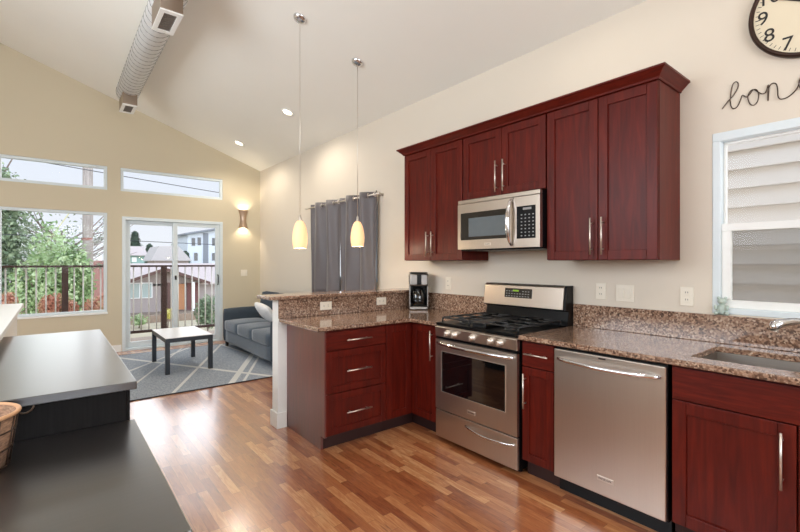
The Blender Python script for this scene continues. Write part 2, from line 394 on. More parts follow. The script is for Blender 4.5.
# kitchen wall
WK = (-.30, .825, 1.085, 2.14); WC = (4.19, 5.66, 1.15, 2.12)
g = G()
us = sorted({BY-.2, FY, WK[0], WK[1], WC[0], WC[1]}); vs = sorted({-.2, 1.15, 1.085, 2.12, 2.14, 3.12})
wall_cells(g, us, vs, (WK, WC), lambda a, b, c, d: g.box(KX, KX+.15, a, b, c, d))
struct('wall_right', g, M_cream)
# left wall and back wall, with openings for the added windows
WL = (.8, 4.2, 1.5, 3.2); WB = (-.9, 2.1, 1.0, 2.75)
g = G(); us = [BY-.2, WL[0], WL[1], FY+.15]; vs = [-2.5, WL[2], WL[3], 5.2]
wall_cells(g, us, vs, (WL,), lambda a, b, c, d: g.box(LX-.15, LX, a, b, c, d)); struct('wall_left', g, M_cream)
g = G(); us = [LX, WB[0], WB[1], KX]; vs = [-.2, WB[2], WB[3], 5.2]
wall_cells(g, us, vs, (WB,), lambda a, b, c, d: g.box(a, b, BY-.15, BY, c, d)); struct('wall_back', g, M_cream)

def win_y(name, h, y, mull=()):
    """vinyl frame + pane in a hole of a wall facing along y"""
    x0, x1, z0, z1 = h; w = .042
    g = G(); g.box(x0, x1, y, y+.07, z0, z0+w, .004); g.box(x0, x1, y, y+.07, z1-w, z1, .004); g.box(x0, x0+w, y, y+.07, z0+w, z1-w, .004); g.box(x1-w, x1, y, y+.07, z0+w, z1-w, .004)
    for mx in mull: g.box(mx-.03, mx+.03, y+.01, y+.06, z0+w, z1-w, .004)
    fr = g.build(name, M_vinyl, kind='structure')
    g = G(); g.box(x0+w, x1-w, y+.03, y+.036, z0+w, z1-w); g.build('pane', M_glass, fr)
    return fr
win_y('window_1', W1, FY+.012); win_y('window_2', T1, FY+.012); win_y('window_3', T2, FY+.012)
g = G(); g.box(W1[0]-.01, W1[1]+.005, FY-.02, FY+.03, .60, .628, .004); struct('trim_1', g, M_white)

# sliding door
x0, x1, z1 = .838, 2.352, 2.108
g = G(); g.box(x0, x0+.05, FY-.005, FY+.13, 0, z1, .004); g.box(x1-.05, x1, FY-.005, FY+.13, 0, z1, .004); g.box(x0+.05, x1-.05, FY-.005, FY+.13, z1-.05, z1, .004); g.box(x0+.05, x1-.05, FY-.01, FY+.15, 0, .03, .004)
dr = g.build('door_1', M_vinyl, kind='structure')
def sash(name, a, b, y, gl=.07):
    g = G(); zz0, zz1 = .035, z1-.052
    g.box(a, a+gl, y, y+.035, zz0, zz1, .004); g.box(b-gl, b, y, y+.035, zz0, zz1, .004); g.box(a+gl, b-gl, y, y+.035, zz1-.06, zz1, .004); g.box(a+gl, b-gl, y, y+.035, zz0, zz0+.09, .004)
    s = g.build(name, M_vinyl, dr); g = G(); g.box(a+gl, b-gl, y+.014, y+.02, zz0+.09, zz1-.06); g.build('pane', M_glass, s); return s
s1 = sash('fixed_panel', x0+.05, 1.63, FY+.07); s2 = sash('sliding_panel', 1.56, x1-.05, FY+.02)
g = G(); g.tube([(2.27, FY+.02, 1.17), (2.265, FY-.025, 1.17), (2.265, FY-.04, 1.13), (2.265, FY-.04, 1.04), (2.265, FY-.025, 1.0), (2.27, FY+.02, 1.0)], .009); g.build('pull_handle', M_ink, s2)
g = G(); g.box(1.585, 1.61, FY+.0, FY+.02, 1.10, 1.17, .003); g.build('latch', M_ink, s2)

# kitchen window, double hung
y0, y1, z0, z1 = WK
g = G()
for q in ((y0, y1, z0, z0+.035), (y0, y1, z1-.05, z1), (y0, y0+.04, z0+.035, z1-.05), (y1-.04, y1, z0+.035, z1-.05)):
    g.box(KX-.004, KX+.09, q[0], q[1], q[2], q[3], .004)
kw = g.build('window_4', M_vinyl, kind='structure')
def ksash(name, za, zb, x, w=.035, wb=.05):
    g = G(); a, b = y0+.04, y1-.04
    g.box(x, x+.03, a, b, za, za+wb, .003); g.box(x, x+.03, a, b, zb-w, zb, .003); g.box(x, x+.03, a, a+w, za+wb, zb-w, .003); g.box(x, x+.03, b-w, b, za+wb, zb-w, .003)
    s = g.build(name, M_white, kw); g = G(); g.box(x+.012, x+.016, a+w, b-w, za+wb, zb-w); g.build('pane', M_glass, s); return s
ksash('upper_sash', 1.575, z1-.05, KX+.055, .014, .02); ksash('lower_sash', z0+.035, 1.61, KX+.02, .045, .045)
g = G(); g.box(KX+.086, KX+.089, y0+.06, y1-.06, z0+.04, 1.60); g.build('insect_screen', M_screen, kw)
# curtained window
y0c, y1c, z0c, z1c = WC
g = G()
for q in ((y0c, y1c, z0c, z0c+.05), (y0c, y1c, z1c-.05, z1c), (y0c, y0c+.05, z0c+.05, z1c-.05), (y1c-.05, y1c, z0c+.05, z1c-.05), ((y0c+y1c)/2-.03, (y0c+y1c)/2+.03, z0c+.05, z1c-.05)):
    g.box(KX+.01, KX+.08, q[0], q[1], q[2], q[3], .004)
cw = g.build('window_5', M_vinyl, kind='structure'); g = G(); g.box(KX+.04, KX+.045, y0c+.05, y1c-.05, z0c+.05, z1c-.05); g.build('pane', M_glass, cw)
# added unseen windows, back and left, to hold the fill lamps
win_y('window_back_added', WB, BY-.1, (0.6,))
g = G(); a, b, c, d = WL
for q in ((a, b, c, c+.05), (a, b, d-.05, d), (a, a+.05, c+.05, d-.05), (b-.05, b, c+.05, d-.05), (2.47, 2.53, c+.05, d-.05)): g.box(LX-.1, LX-.03, q[0], q[1], q[2], q[3], .004)
lw = g.build('window_left_added', M_vinyl, kind='structure'); g = G(); g.box(LX-.07, LX-.065, a+.05, b-.05, c+.05, d-.05); g.build('pane', M_glass, lw)
# baseboards
def base_b(name, a): g = G(); g.box(*a, 0, .11, .004); struct(name, g, M_white)
base_b('baseboard_far', (-.24, .83, FY-.014, FY)); base_b('baseboard_far_right', (2.36, KX-.015, FY-.014, FY)); base_b('baseboard_right', (KX-.014, KX, 3.58, FY-.016))
# half wall of the stairwell, white cap
g = G(); g.box(-.38, -.26, 2.15, 5.36, 0, .965); struct('wall_stair', g, M_ceil)
g = G(); g.box(-.43, -.215, 2.10, 5.40, .965, 1.0, .005); struct('trim_2', g, M_white)
# peninsula half wall
PY = 3.44
g = G(); g.box(1.462, KX, PY, PY+.115, 0, 1.07); struct('wall_peninsula', g, M_white)
g = G(); g.box(1.447, 1.462, PY-.017, PY+.13, 0, .13, .003); g.box(1.462, 1.535, PY-.017, PY, 0, .13, .003); g.box(1.462, 2.2, PY+.115, PY+.13, 0, .13, .003); struct('baseboard_peninsula', g, M_white)

# ================================================================== kitchen
def shaker(g, ax, a0, a1, z0, z1, face, t=.02, w=.058, flat=False):
    def B(p0, p1, q0, q1, d0, d1, bev):
        if ax == 'x': g.box(face+d0, face+d1, p0, p1, q0, q1, bev)
        else: g.box(p0, p1, face+d0, face+d1, q0, q1, bev)
    if flat: B(a0, a1, z0, z1, 0, t, .003); return g
    B(a0, a0+w, z0, z1, 0, t, .0025); B(a1-w, a1, z0, z1, 0, t, .0025)
    B(a0+w, a1-w, z0, z0+w, 0, t, .0025); B(a0+w, a1-w, z1-w, z1, 0, t, .0025)
    B(a0+w-.004, a1-w+.004, z0+w-.004, z1-w+.004, .012, t-.002, 0)
    return g
def bar_handle(ax, c, length, face, vert, parent):
    """c = (a, z) centre"""
    g = G(); a, z = c; L = length/2
    def P(d, aa, zz): return (face-d, aa, zz) if ax == 'x' else (aa, face-d, zz)
    e = .035
    if vert:
        g.tube([P(.032, a, z-L), P(.032, a, z+L)], .0052, 10)
        for s in (-1, 1): g.tube([P(0, a, z+s*(L-e)), P(.032, a, z+s*(L-e))], .0045, 8)
    else:
        g.tube([P(.032, a-L, z), P(.032, a+L, z)], .0052, 10)
        for s in (-1, 1): g.tube([P(0, a+s*(L-e), z), P(.032, a+s*(L-e), z)], .0045, 8)
    g.build('handle', M_nickel, parent)

UF = 2.69   # upper door face
def upper(label, y0, y1, z0, split, hz, hl, hw, z1=2.428):
    t = thing('wall_cabinet', label, 'cabinet', (3.02, (y0+y1)/2, z0), 'cherry wall cabinets above the counter')
    g = G(); g.box(UF+.021, KX-.001, y0, y1, z0, z1, .001); g.build('body', M_cherry, t)
    for (a, b, hy) in ((y0+.003, split-.0025, split-hw), (split+.0025, y1-.003, split+hw)):
        g = G(); shaker(g, 'x', a, b, z0+.003, z1-.003, UF); d = g.build('door', M_cherry, t); bar_handle('x', (hy, hz), hl, UF, True, d)
upper('cherry wall cabinet with two doors at the left end, above the coffee maker', 2.503, 3.275, 1.402, 2.892, 1.553, .225, .034)
upper('short cherry wall cabinet with two doors directly above the microwave', 1.712, 2.497, 1.905, 2.098, 2.05, .24, .036)
upper('widest tall cherry wall cabinet with two doors, right of the microwave', .993, 1.706, 1.398, 1.341, 1.55, .235, .036)
# crown
def crown():
    # profile offset outward d, height z
    prof = [(0.0, 2.43), (.008, 2.432), (.012, 2.442), (.048, 2.477), (.056, 2.481), (.056, 2.492), (.0, 2.492)]
    g = G(); bm = g.bm; rings = []
    path = [((KX-.001, 3.275), (0, 1)), ((UF, 3.275), (-1, 1)), ((UF, .993), (-1, -1)), ((KX-.001, .993), (0, -1))]
    for (p, o) in path: rings.append([bm.verts.new((p[0]+o[0]*d, p[1]+o[1]*d, z)) for d, z in prof])
    n = len(prof)
    for i in range(3):
        for k in range(n): bm.faces.new((rings[i][k], rings[i][(k+1) % n], rings[i+1][(k+1) % n], rings[i+1][k]))
    bm.faces.new(rings[0]); bm.faces.new(rings[3][::-1])
    bmesh.ops.recalc_face_normals(bm, faces=bm.faces)
    g.box(UF+.01, KX-.001, 1.0, 3.27, 2.43, 2.49)
    tag(g.build('crown_moulding', M_cherryh, org=(2.9, 2.1, 2.43)), 'cherry crown moulding running along the tops of the wall cabinets', 'moulding')
crown()

# base cabinets
BF = 2.37   # door face of the kitchen wall run
PF = 2.785  # door face of the peninsula run
t = thing('drawer_cabinet', 'cherry base cabinet with three wide drawers at the free end of the peninsula', 'cabinet', (1.8, 3.1, 0))
g = G(); g.box(1.56, 2.098, PF+.021, 3.42, .105, .884); g.build('body', M_cherry, t)
g = G(); g.prism([(PF+.004, .10), (PF+.06, .10), (PF+.06, 0), (3.438, 0), (3.438, .884), (PF+.004, .884)], 1.54, 1.559, 'x', .001); g.build('end_panel', M_cherryg, t)
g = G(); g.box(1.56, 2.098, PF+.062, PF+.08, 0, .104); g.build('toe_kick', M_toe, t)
for (a, b) in ((.733, .872), (.417, .727), (.108, .411)):
    g = G(); shaker(g, 'y', 1.552, 2.096, a, b, PF, w=.05, flat=(a > .7)); d = g.build('drawer', M_cherryh if a > .7 else M_cherry, t); bar_handle('y', (1.825, (a+b)/2 if a > .5 else (a+b)/2), .225, PF, False, d)
t = thing('corner_cabinet', 'cherry corner base cabinet between the peninsula drawers and the range', 'cabinet', (2.7, 3.0, 0))
g = G(); g.prism([(2.1, PF+.021), (BF+.021, PF+.021), (BF+.021, 2.472), (3.02, 2.472), (3.02, 3.42), (2.1, 3.42)], .105, .884, 'z'); g.build('body', M_cherry, t)
g = G(); shaker(g, 'y', 2.102, BF-.002, .108, .872, PF); g.build('door', M_cherry, t)
g = G(); shaker(g, 'x', 2.476, PF-.002, .108, .872, BF); d = g.build('door', M_cherry, t); bar_handle('x', (2.525, .72), .24, BF, True, d)
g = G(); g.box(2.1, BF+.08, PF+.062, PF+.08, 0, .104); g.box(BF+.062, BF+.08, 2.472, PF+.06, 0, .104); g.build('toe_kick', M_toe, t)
t = thing('narrow_cabinet', 'narrow cherry base cabinet with one drawer and door between range and dishwasher', 'cabinet', (2.7, 1.57, 0))
g = G(); g.box(BF+.021, 3.02, 1.452, 1.682, .105, .884); g.build('body', M_cherry, t)
g = G(); shaker(g, 'x', 1.454, 1.68, .717, .872, BF, flat=True); d = g.build('drawer', M_cherryh, t); bar_handle('x', (1.565, .80), .17, BF, False, d)
g = G(); shaker(g, 'x', 1.454, 1.68, .108, .711, BF, w=.05); d = g.build('door', M_cherry, t); bar_handle('x', (1.652, .56), .225, BF, True, d)
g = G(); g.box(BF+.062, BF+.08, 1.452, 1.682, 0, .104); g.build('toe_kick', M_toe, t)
t = thing('sink_cabinet', 'cherry sink base cabinet right of the dishwasher with plain false front', 'cabinet', (2.7, .35, 0))
g = G(); g.box(BF+.021, 3.02, -.11, .818, .105, .685); g.box(BF+.021, BF+.06, -.11, .818, .70, .884); g.box(BF+.06, 3.02, .80, .818, .70, .884); g.build('body', M_cherry, t)
g = G(); shaker(g, 'x', -.105, .812, .717, .872, BF, flat=True); g.build('false_front', M_cherryh, t)
for a, b, hy in ((.356, .812, .40), (-.105, .35, .305)):
    g = G(); shaker(g, 'x', a, b, .108, .711, BF, w=.06); d = g.build('door', M_cherry, t); bar_handle('x', (hy, .56), .235, BF, True, d)
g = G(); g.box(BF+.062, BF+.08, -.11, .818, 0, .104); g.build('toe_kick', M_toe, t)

# countertops
def edge_round(g): pass
CT0, CT1 = .885, .915
g = G(); g.prism([(1.47, PF-.022), (BF-.035, PF-.022), (BF-.035, 2.462), (3.0285, 2.462), (3.0285, PY-.001), (1.47, PY-.001)], CT0, CT1, 'z', .007)
tag(g.build('peninsula_countertop', M_gran, org=(1.9, 3.1, CT0)), 'pinkish brown granite countertop wrapping the peninsula corner left of the range', 'countertop')
g = G(); cx0, cx1 = BF-.035, 3.0285; sx0, sx1, sy0, sy1 = 2.475, 2.885, -.02, .765
g.prism([(cx0, 1.688), (cx0, -.9), (sx0, -.9), (sx0, 1.688)], CT0, CT1, 'z', .007)
g.box(sx0-.02, cx1, sy1, 1.688, CT0, CT1, .003); g.box(sx0-.02, cx1, -.9, sy0, CT0, CT1, .003); g.box(sx1, cx1, sy0-.01, sy1+.01, CT0, CT1, .003)
tag(g.build('sink_countertop', M_gran, org=(2.7, .8, CT0)), 'pinkish brown granite countertop with sink cutout right of the range', 'countertop')
def splash(label, dims, name='granite_backsplash'):
    g = G(); g.box(*dims, .003); tag(g.build(name, M_gran, org=(dims[0], dims[2], dims[4])), label, 'backsplash')
splash('low granite backsplash on the wall behind the sink, right of the range', (3.009, 3.029, -.9, 1.688, .9152, 1.078))
splash('short granite backsplash between coffee maker corner and the range', (3.009, 3.029, 2.462, PY-.001, .9152, 1.078))
splash('granite backsplash facing the peninsula counter under the raised bar', (1.463, 3.008, PY-.021, PY-.001, .9152, 1.072))
g = G(); g.box(1.372, 3.028, PY-.05, PY+.25, 1.074, 1.104, .008); tag(g.build('bar_top', M_gran, org=(2, 3.5, 1.074)), 'raised granite bar top on the peninsula half wall', 'countertop')
# base for unseen counter end
t = thing('end_cabinet', 'cherry base cabinet beyond the sink cabinet, under the end of the counter', 'cabinet', (2.7, -.5, 0))
g = G(); g.box(BF+.021, 3.02, -.89, -.115, .105, .884); g.build('body', M_cherry, t)
g = G(); shaker(g, 'x', -.885, -.118, .108, .872, BF); g.build('door', M_cherry, t)
g = G(); g.box(BF+.062, BF+.08, -.89, -.115, 0, .104); g.build('toe_kick', M_toe, t)

# sink
t = thing('sink', 'stainless undermount sink set into the granite counter below the window', 'sink', (2.68, .37, .70))
g = G(); th = .004
g.box(sx0-.012, sx0, sy0-.012, sy1+.012, .70, CT0-.001); g.box(sx1, sx1+.012, sy0-.012, sy1+.012, .70, CT0-.001)
g.box(sx0, sx1, sy0-.012, sy0, .70, CT0-.001); g.box(sx0, sx1, sy1, sy1+.012, .70, CT0-.001); g.box(sx0-.012, sx1+.012, sy0-.012, sy1+.012, .692, .70)
g.build('bowl', M_steel, t)
g = G(); g.lathe([(0, .003), (.03, .003), (.043, .001), (.045, 0)], (2.68, .37, .701), 24); g.build('drain', M_chrome, t)
# faucet
t = thing('faucet', 'chrome kitchen faucet arching over the sink', 'faucet', (2.945, .30, CT1))
g = G(); g.lathe([(.03, 0), (.03, .01), (.022, .02), (.02, .10), (.018, .115), (0, .12)], (2.945, .30, CT1+.001), 24); g.build('base', M_chrome, t)
pts = []
for k in range(13):
    s = k/12; x = 2.945-.2*s; y = .30+.19*s; z = 1.02+.085*math.sin(min(1, s*1.15)*math.pi*.62)-.015*s
    pts.append((x, y, z))
pts[-1] = (2.748, .49, 1.078); pts.append((2.741, .497, 1.045))
g = G(); g.tube(pts, [.017]*8+[.018, .019, .02, .022, .023, .021], 16); g.build('spout', M_chrome, t)
g = G(); g.tube([(2.945, .30, 1.03), (2.95, .24, 1.075)], [.009, .007], 12); g.sphere((2.95, .237, 1.077), .011); g.build('lever', M_chrome, t)
# little glass bear on the sill
t = thing('glass_bear', 'small frosted pale green glass bear figurine on the kitchen window ledge', 'figurine', (3.022, .775, 1.0785))
g = G(); g.sphere((3.022, .775, 1.112), (.022, .026, .032)); g.sphere((3.02, .775, 1.158), (.019, .022, .02))
for s in (-1, 1):
    g.sphere((3.02, .775+s*.017, 1.177), .0085, seg=12); g.sphere((3.008, .775+s*.026, 1.09), (.014, .011, .011), seg=12); g.sphere((3.006, .775+s*.027, 1.122), (.01, .009, .016), seg=12)
g.sphere((3.003, .775, 1.154), (.008, .009, .008), seg=12); g.build('body', M_tile, t)

# ------------------------------------------------------------------ range
t = thing('gas_range', 'stainless gas range with black cooktop between the two counters', 'range', (2.7, 2.07, 0))
ya, yb = 1.692, 2.456
g = G(); g.box(2.36, 3.0, ya, yb, .03, .895, .002); g.build('body', M_dark, t)
for yy in (ya+.04, yb-.04):
    for xx in (2.42, 2.94): g = G(); g.lathe([(.018, 0), (.018, .03)], (xx, yy, 0), 12); g.build('foot', M_dark, t)
g = G(); g.prism([(2.335, .812), (2.36, .812), (2.375, .893), (2.318+.025, .893), (2.328, .885)], ya, yb, 'y', .003); cp = g.build('control_panel', M_steelv, t)
for yy in (2.318, 2.245, 2.07, 1.905, 1.825):
    g = G(); Mx = Matrix.Translation((2.332, yy, .848)) @ Matrix.Rotation(math.radians(-95), 4, 'Y')
    g.lathe([(.0, 0), (.026, 0), (.026, .006), (.021, .010), (.019, .03), (.016, .034), (0, .034)], (0, 0, 0), 24, M=Mx)
    g.box(-.018, .018, -.005, .005, .03, .042, .002, M=Mx); g.build('knob', M_nickel, cp)
g = G(); g.box(2.337, 2.375, ya+.004, yb-.004, .795, .81, .001); g.build('vent_slot', M_dark, t)
g = G()  # oven door with window hole
dz0, dz1, gy0, gy1, gz0, gz1 = .252, .79, 1.782, 2.392, .388, .705
for q in ((ya+.002, gy0, dz0, dz1), (gy1, yb-.002, dz0, dz1), (gy0, gy1, dz0, gz0), (gy0, gy1, gz1, dz1)): g.box(2.334, 2.358, *q, 0)
od = g.build('oven_door', M_steelv, t)
g = G(); g.box(2.338, 2.352, gy0+.001, gy1-.001, gz0+.001, gz1-.001); g.build('window', M_blkgl, od)
g = G()
for q in ((gy0, gy0+.005, gz0, gz1), (gy1-.005, gy1, gz0, gz1), (gy0, gy1, gz0, gz0+.005), (gy0, gy1, gz1-.005, gz1)): g.box(2.330, 2.335, *q, .001)
g.build('window_trim', M_nickel, od)
def bow_handle(ya_, yb_, z, x, out, r, parent, mat=M_nickel, droop=.0, name='handle'):
    pts = []
    for k in range(17):
        s = k/16; e = math.sin(math.pi*s); e = min(1, e*1.0)**.55
        pts.append((x-out*e, ya_+(yb_-ya_)*s, z-droop*math.sin(math.pi*s)))
    g = G(); g.tube(pts, r, 12); return g.build(name, mat, parent)
bow_handle(ya+.022, yb-.03, .762, 2.334, .05, .0135, od, M_chrome)
g = G(); g.box(2.3285, 2.334, 2.048, 2.122, .293, .32, .002); bd = g.build('badge', M_nickel, od)
text_mesh('badge_lettering', 'FRIGIDAIRE', .011, face_x(2.3282, 2.085, .3065), M_ink, t, .0003)
g = G(); g.box(2.336, 2.358, ya+.002, yb-.002, .035, .243, .003); dw = g.build('bottom_drawer', M_steelv, t)
bow_handle(ya+.02, ya+.45, .195, 2.336, .03, .008, dw, M_chrome, .012)
# cooktop
g = G(); g.box(2.345, 2.93, ya-.002, yb+.002, .893, .917, .006); ct = g.build('cooktop', M_dark, t)
burn = [(2.50, 1.86, .045), (2.50, 2.29, .05), (2.78, 1.86, .04), (2.78, 2.29, .035), (2.64, 2.075, .035)]
for (bx, by, r) in burn:
    g = G(); g.lathe([(0, .022), (r*.8, .022), (r*.85, .016), (r, .014), (r*1.05, .004), (r*1.3, .001), (r*1.3, 0)], (bx, by, .9175), 24); g.build('burner', M_iron, t)
for (c0, c1) in ((ya+.03, 2.0), (2.15, yb-.03)):
    g = G(); z = .953; rr = .0065
    for xx in (2.385, 2.64, 2.895): g.tube([(xx, c0, z), (xx, c1, z)], rr, 8)
    for yy in (c0, (c0+c1)/2, c1): g.tube([(2.385, yy, z), (2.895, yy, z)], rr, 8)
    for xx in (2.50, 2.78):
        m = (c0+c1)/2
        for s in (-1, 1): g.tube([(xx, m+s*.03, z+.002), (xx, m+s*.14, z+.002)], rr, 8)
    for xx in (2.385, 2.895):
        for yy in (c0, c1): g.tube([(xx, yy, z), (xx, yy, .918)], rr, 8)
    g.build('grate', M_iron, t)
g = G(); g.box(2.38, 2.90, 2.012, 2.138, .940, .952, .004); g.box(2.40, 2.41, 2.02, 2.13, .9175, .94); g.box(2.86, 2.87, 2.02, 2.13, .9175, .94); g.build('griddle', M_iron, t)
# backguard
g = G(); g.prism([(2.935, .90), (2.955, 1.02), (2.913, 1.03), (2.932, 1.195), (2.945, 1.21), (3.02, 1.21), (3.02, .90)], ya, yb, 'y', .002); g.build('backguard', M_dark, t)
g = G(); g.prism([(2.902, 1.034), (2.922, 1.196), (2.932, 1.207), (2.948, 1.207), (2.93, 1.034)], ya+.018, yb-.004, 'y', .003); bp = g.build('backguard_panel', M_steelv, t)
g = G(); g.prism([(2.9085, 1.10), (2.9176, 1.174), (2.926, 1.174), (2.926, 1.10)], 1.975, 2.235, 'y', .001); dp = g.build('control_display', M_blkgl, bp)
g = G()
for i in range(9):
    for j in range(3):
        if 2 < i < 6 and j == 2: continue
        yy = 2.215-.026*i; zz = 1.112+.02*j; xx = 2.9085+(zz-1.10)*.1235-.0008; g.box(xx, xx+.001, yy-.007, yy+.007, zz-.003, zz+.003)
g.build('keypad', M_key, t)
g = G(); g.box(2.9135, 2.917, 2.10, 2.155, 1.150, 1.163); g.build('clock_digits', M_green, t)

# ------------------------------------------------------------------ microwave
t = thing('microwave', 'stainless over-the-range microwave hung under the short cabinet', 'microwave', (2.8, 2.1, 1.49))
ma, mb, mz0, mz1 = 1.714, 2.488, 1.492, 1.893
g = G(); g.box(2.655, KX-.002, ma, mb-.002, mz0-.012, mz1-.002, .003); g.build('body', M_dark, t)
g = G(); g.box(2.622, 2.655, ma, mb, 1.862, mz1, .003); g.build('vent_trim', M_steelv, t)
g = G(); wy0, wy1, wz0, wz1 = 1.975, 2.457, 1.566, 1.786
for q in ((1.958-.02, wy0, mz0, 1.859), (wy1, mb, mz0, 1.859), (wy0, wy1, mz0, wz0), (wy0, wy1, wz1, 1.859)): g.box(2.62, 2.654, *q, 0)
md = g.build('door', M_steelv, t)
g = G(); g.box(2.624, 2.64, wy0, wy1, wz0, wz1); g.build('window', M_blkgl, md)
g = G(); g.box(2.6225, 2.626, wy0+.035, wy1-.085, wz0+.025, wz1-.045, .001); g.build('window_screen', M_display, md)
pts = [(2.62-.05*math.sin(math.pi*k/16)**.6, 1.95, 1.845-.335*k/16) for k in range(17)]
g = G(); g.tube(pts, [.011+.006*math.sin(math.pi*k/16) for k in range(17)], 14); g.build('handle', M_chrome, md)
g = G(); g.box(2.62, 2.654, ma, 1.935, mz0, 1.859, .002); mp_ = g.build('control_panel', M_steelv, t)
g = G(); g.box(2.6185, 2.622, ma+.033, 1.905, 1.556, 1.788, .001); g.build('keypad_panel', M_dark, mp_)
g = G(); g.box(2.6175, 2.6185, 1.78, 1.85, 1.760, 1.776); g.build('display', M_key, mp_)
g = G()
for i in range(4):
    for j in range(7): yy = 1.862-.032*i; zz = 1.575+.025*j; g.box(2.6177, 2.6186, yy-.006, yy+.006, zz-.004, zz+.004)
g.build('keys', M_key, mp_)
g = G(); g.box(2.6155, 2.62, 2.142, 2.202, 1.516, 1.538, .001); g.build('badge', M_nickel, md)
text_mesh('badge_lettering', 'FRIGIDAIRE', .009, face_x(2.6153, 2.172, 1.527), M_ink, t, .0003)

# ------------------------------------------------------------------ dishwasher
t = thing('dishwasher', 'stainless dishwasher with curved bar handle left of the sink cabinet', 'dishwasher', (2.7, 1.13, 0))
g = G(); g.box(2.375, 2.98, .83, 1.444, .09, .876); g.build('body', M_dark, t)
g = G(); g.box(2.352, 2.374, .832, 1.442, .10, .866, .005); dd = g.build('door', M_steelv, t)
bow_handle(.855, 1.412, .812, 2.352, .045, .0125, dd, M_chrome, .006)
g = G(); g.box(2.3495, 2.353, 1.13, 1.17, .848, .856, .001); g.build('vent', M_slot, dd)
g = G(); g.box(2.347, 2.352, 1.085, 1.178, .18, .208, .002); g.build('badge', M_nickel, dd)
text_mesh('badge_lettering', 'FRIGIDAIRE', .014, face_x(2.3466, 1.1315, .194), M_ink, t, .0003)
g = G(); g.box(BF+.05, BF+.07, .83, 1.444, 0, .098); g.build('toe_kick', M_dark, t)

# ------------------------------------------------------------------ outlets and switches
def outlet(label, c, face, horiz=False, rockers=0, w=.072, h=.115):
    """c: centre on the wall; face 'x' on the kitchen wall, 'y' facing -y"""
    nm = 'light_switch' if rockers else 'power_outlet'
    if rockers: w = .072+.046*(rockers-1)
    if horiz: w, h = h, w
    t = thing(nm, label, 'switch' if rockers else 'outlet', c)
    def B(a0, a1, b0, b1, d0, d1, bev=0):
        g = G()
        if face == 'x': g.box(c[0]-d1, c[0]-d0, c[1]+a0, c[1]+a1, c[2]+b0, c[2]+b1, bev)
        else: g.box(c[0]+a0, c[0]+a1, c[1]-d1, c[1]-d0, c[2]+b0, c[2]+b1, bev)
        return g
    B(-w/2, w/2, -h/2, h/2, .0005, .006, .002).build('plate', M_plate, t)
    if rockers:
        for k in range(rockers):
            o = (k-(rockers-1)/2)*.046; B(o-.016, o+.016, -.033, .033, .006, .010, .0015).build('rocker', M_plate, t)
    else:
        for s in (-1, 1):
            oa, ob = (s*.022, 0) if horiz else (0, s*.022)
            ha, hb = (.014, .016) if horiz else (.016, .014)
            k = B(oa-ha, oa+ha, ob-hb, ob+hb, .006, .008, .001).build('socket', M_plate, t)
            g = G()
            for q in (-1, 1):
                a, b = (oa, ob+q*.006) if horiz else (oa+q*.006, ob+.003)
                da, db = (.005, .0012) if horiz else (.0012, .005)
                if face == 'x': g.box(c[0]-.009, c[0]-.008, c[1]+a-da, c[1]+a+da, c[2]+b-db, c[2]+b+db)
                else: g.box(c[0]+a-da, c[0]+a+da, c[1]-.009, c[1]-.008, c[2]+b-db, c[2]+b+db)
            g.build('slots', M_slot, k)
outlet('ivory power outlet on the cream wall left of the range, by the coffee maker', (KX, 3.003, 1.178), 'x')
outlet('ivory power outlet on the wall just right of the range', (KX, 1.487, 1.18), 'x')
outlet('ivory double rocker switch on the wall above the dishwasher', (KX, 1.322, 1.174), 'x', rockers=2)
outlet('ivory power outlet on the wall just left of the kitchen window', (KX, .955, 1.175), 'x')
outlet('horizontal ivory outlet on the bar backsplash nearest its free end', (1.9, PY-.021, .998), 'y', True)
outlet('horizontal ivory outlet on the bar backsplash nearest the coffee maker', (2.515, PY-.021, 1.006), 'y', True)
outlet('double light switch on the far wall below the sconce', (2.728, FY, 1.20), 'y', rockers=2)

# ------------------------------------------------------------------ coffee maker (front turned to the room)
t = thing('coffee_maker', 'stainless and black drip coffee maker with glass carafe in the counter corner', 'coffee maker', (2.865, 3.265, CT1+.0005))
ang = math.atan2(-3.265, -2.865)+math.radians(6)   # front direction
Mx = Matrix.Translation((2.865, 3.265, CT1+.0005)) @ Matrix.Rotation(ang, 4, 'Z')
g = G(); g.box(-.085, .085, -.092, .092, 0, .035, .012, M=Mx); g.build('base', M_steeld, t)
g = G(); g.box(-.09, -.02, -.088, .088, .03, .36, .012, M=Mx); g.build('water_tank', M_dark, t)
g = G(); g.box(-.05, .085, -.094, .094, .235, .362, .018, M=Mx); hd = g.build('brew_head', M_steeld, t)
g = G(); g.box(-.06, .075, -.085, .085, .362, .372, .004, M=Mx); g.build('lid', M_dark, t)
g = G(); g.box(.083, .089, -.022, .022, .25, .352, .003, M=Mx); g.build('control_strip', M_dark, hd)
for s in (-1, 1): g = G(); g.box(-.02, .06, s*.094, s*.084, .034, .24, .003, M=Mx); g.build('side_column', M_steeld, t)
g = G(); g.lathe([(0, .002), (.055, .002), (.068, .02), (.072, .07), (.066, .12), (.05, .155), (.048, .16)], (.012, 0, .036), 28, M=Mx); ca = g.build('carafe', M_blkgl, t)
g = G(); g.lathe([(.05, 0), (.05, .02), (.02, .028), (0, .028)], (.012, 0, .196), 24, M=Mx); g.build('carafe_lid', M_dark, ca)
g = G(); g.tube([Mx @ Vector(p) for p in ((.055, -.03, .19), (.10, -.05, .185), (.115, -.055, .15), (.112, -.055, .10), (.085, -.042, .07))], .008, 10); g.build('carafe_handle', M_dark, ca)

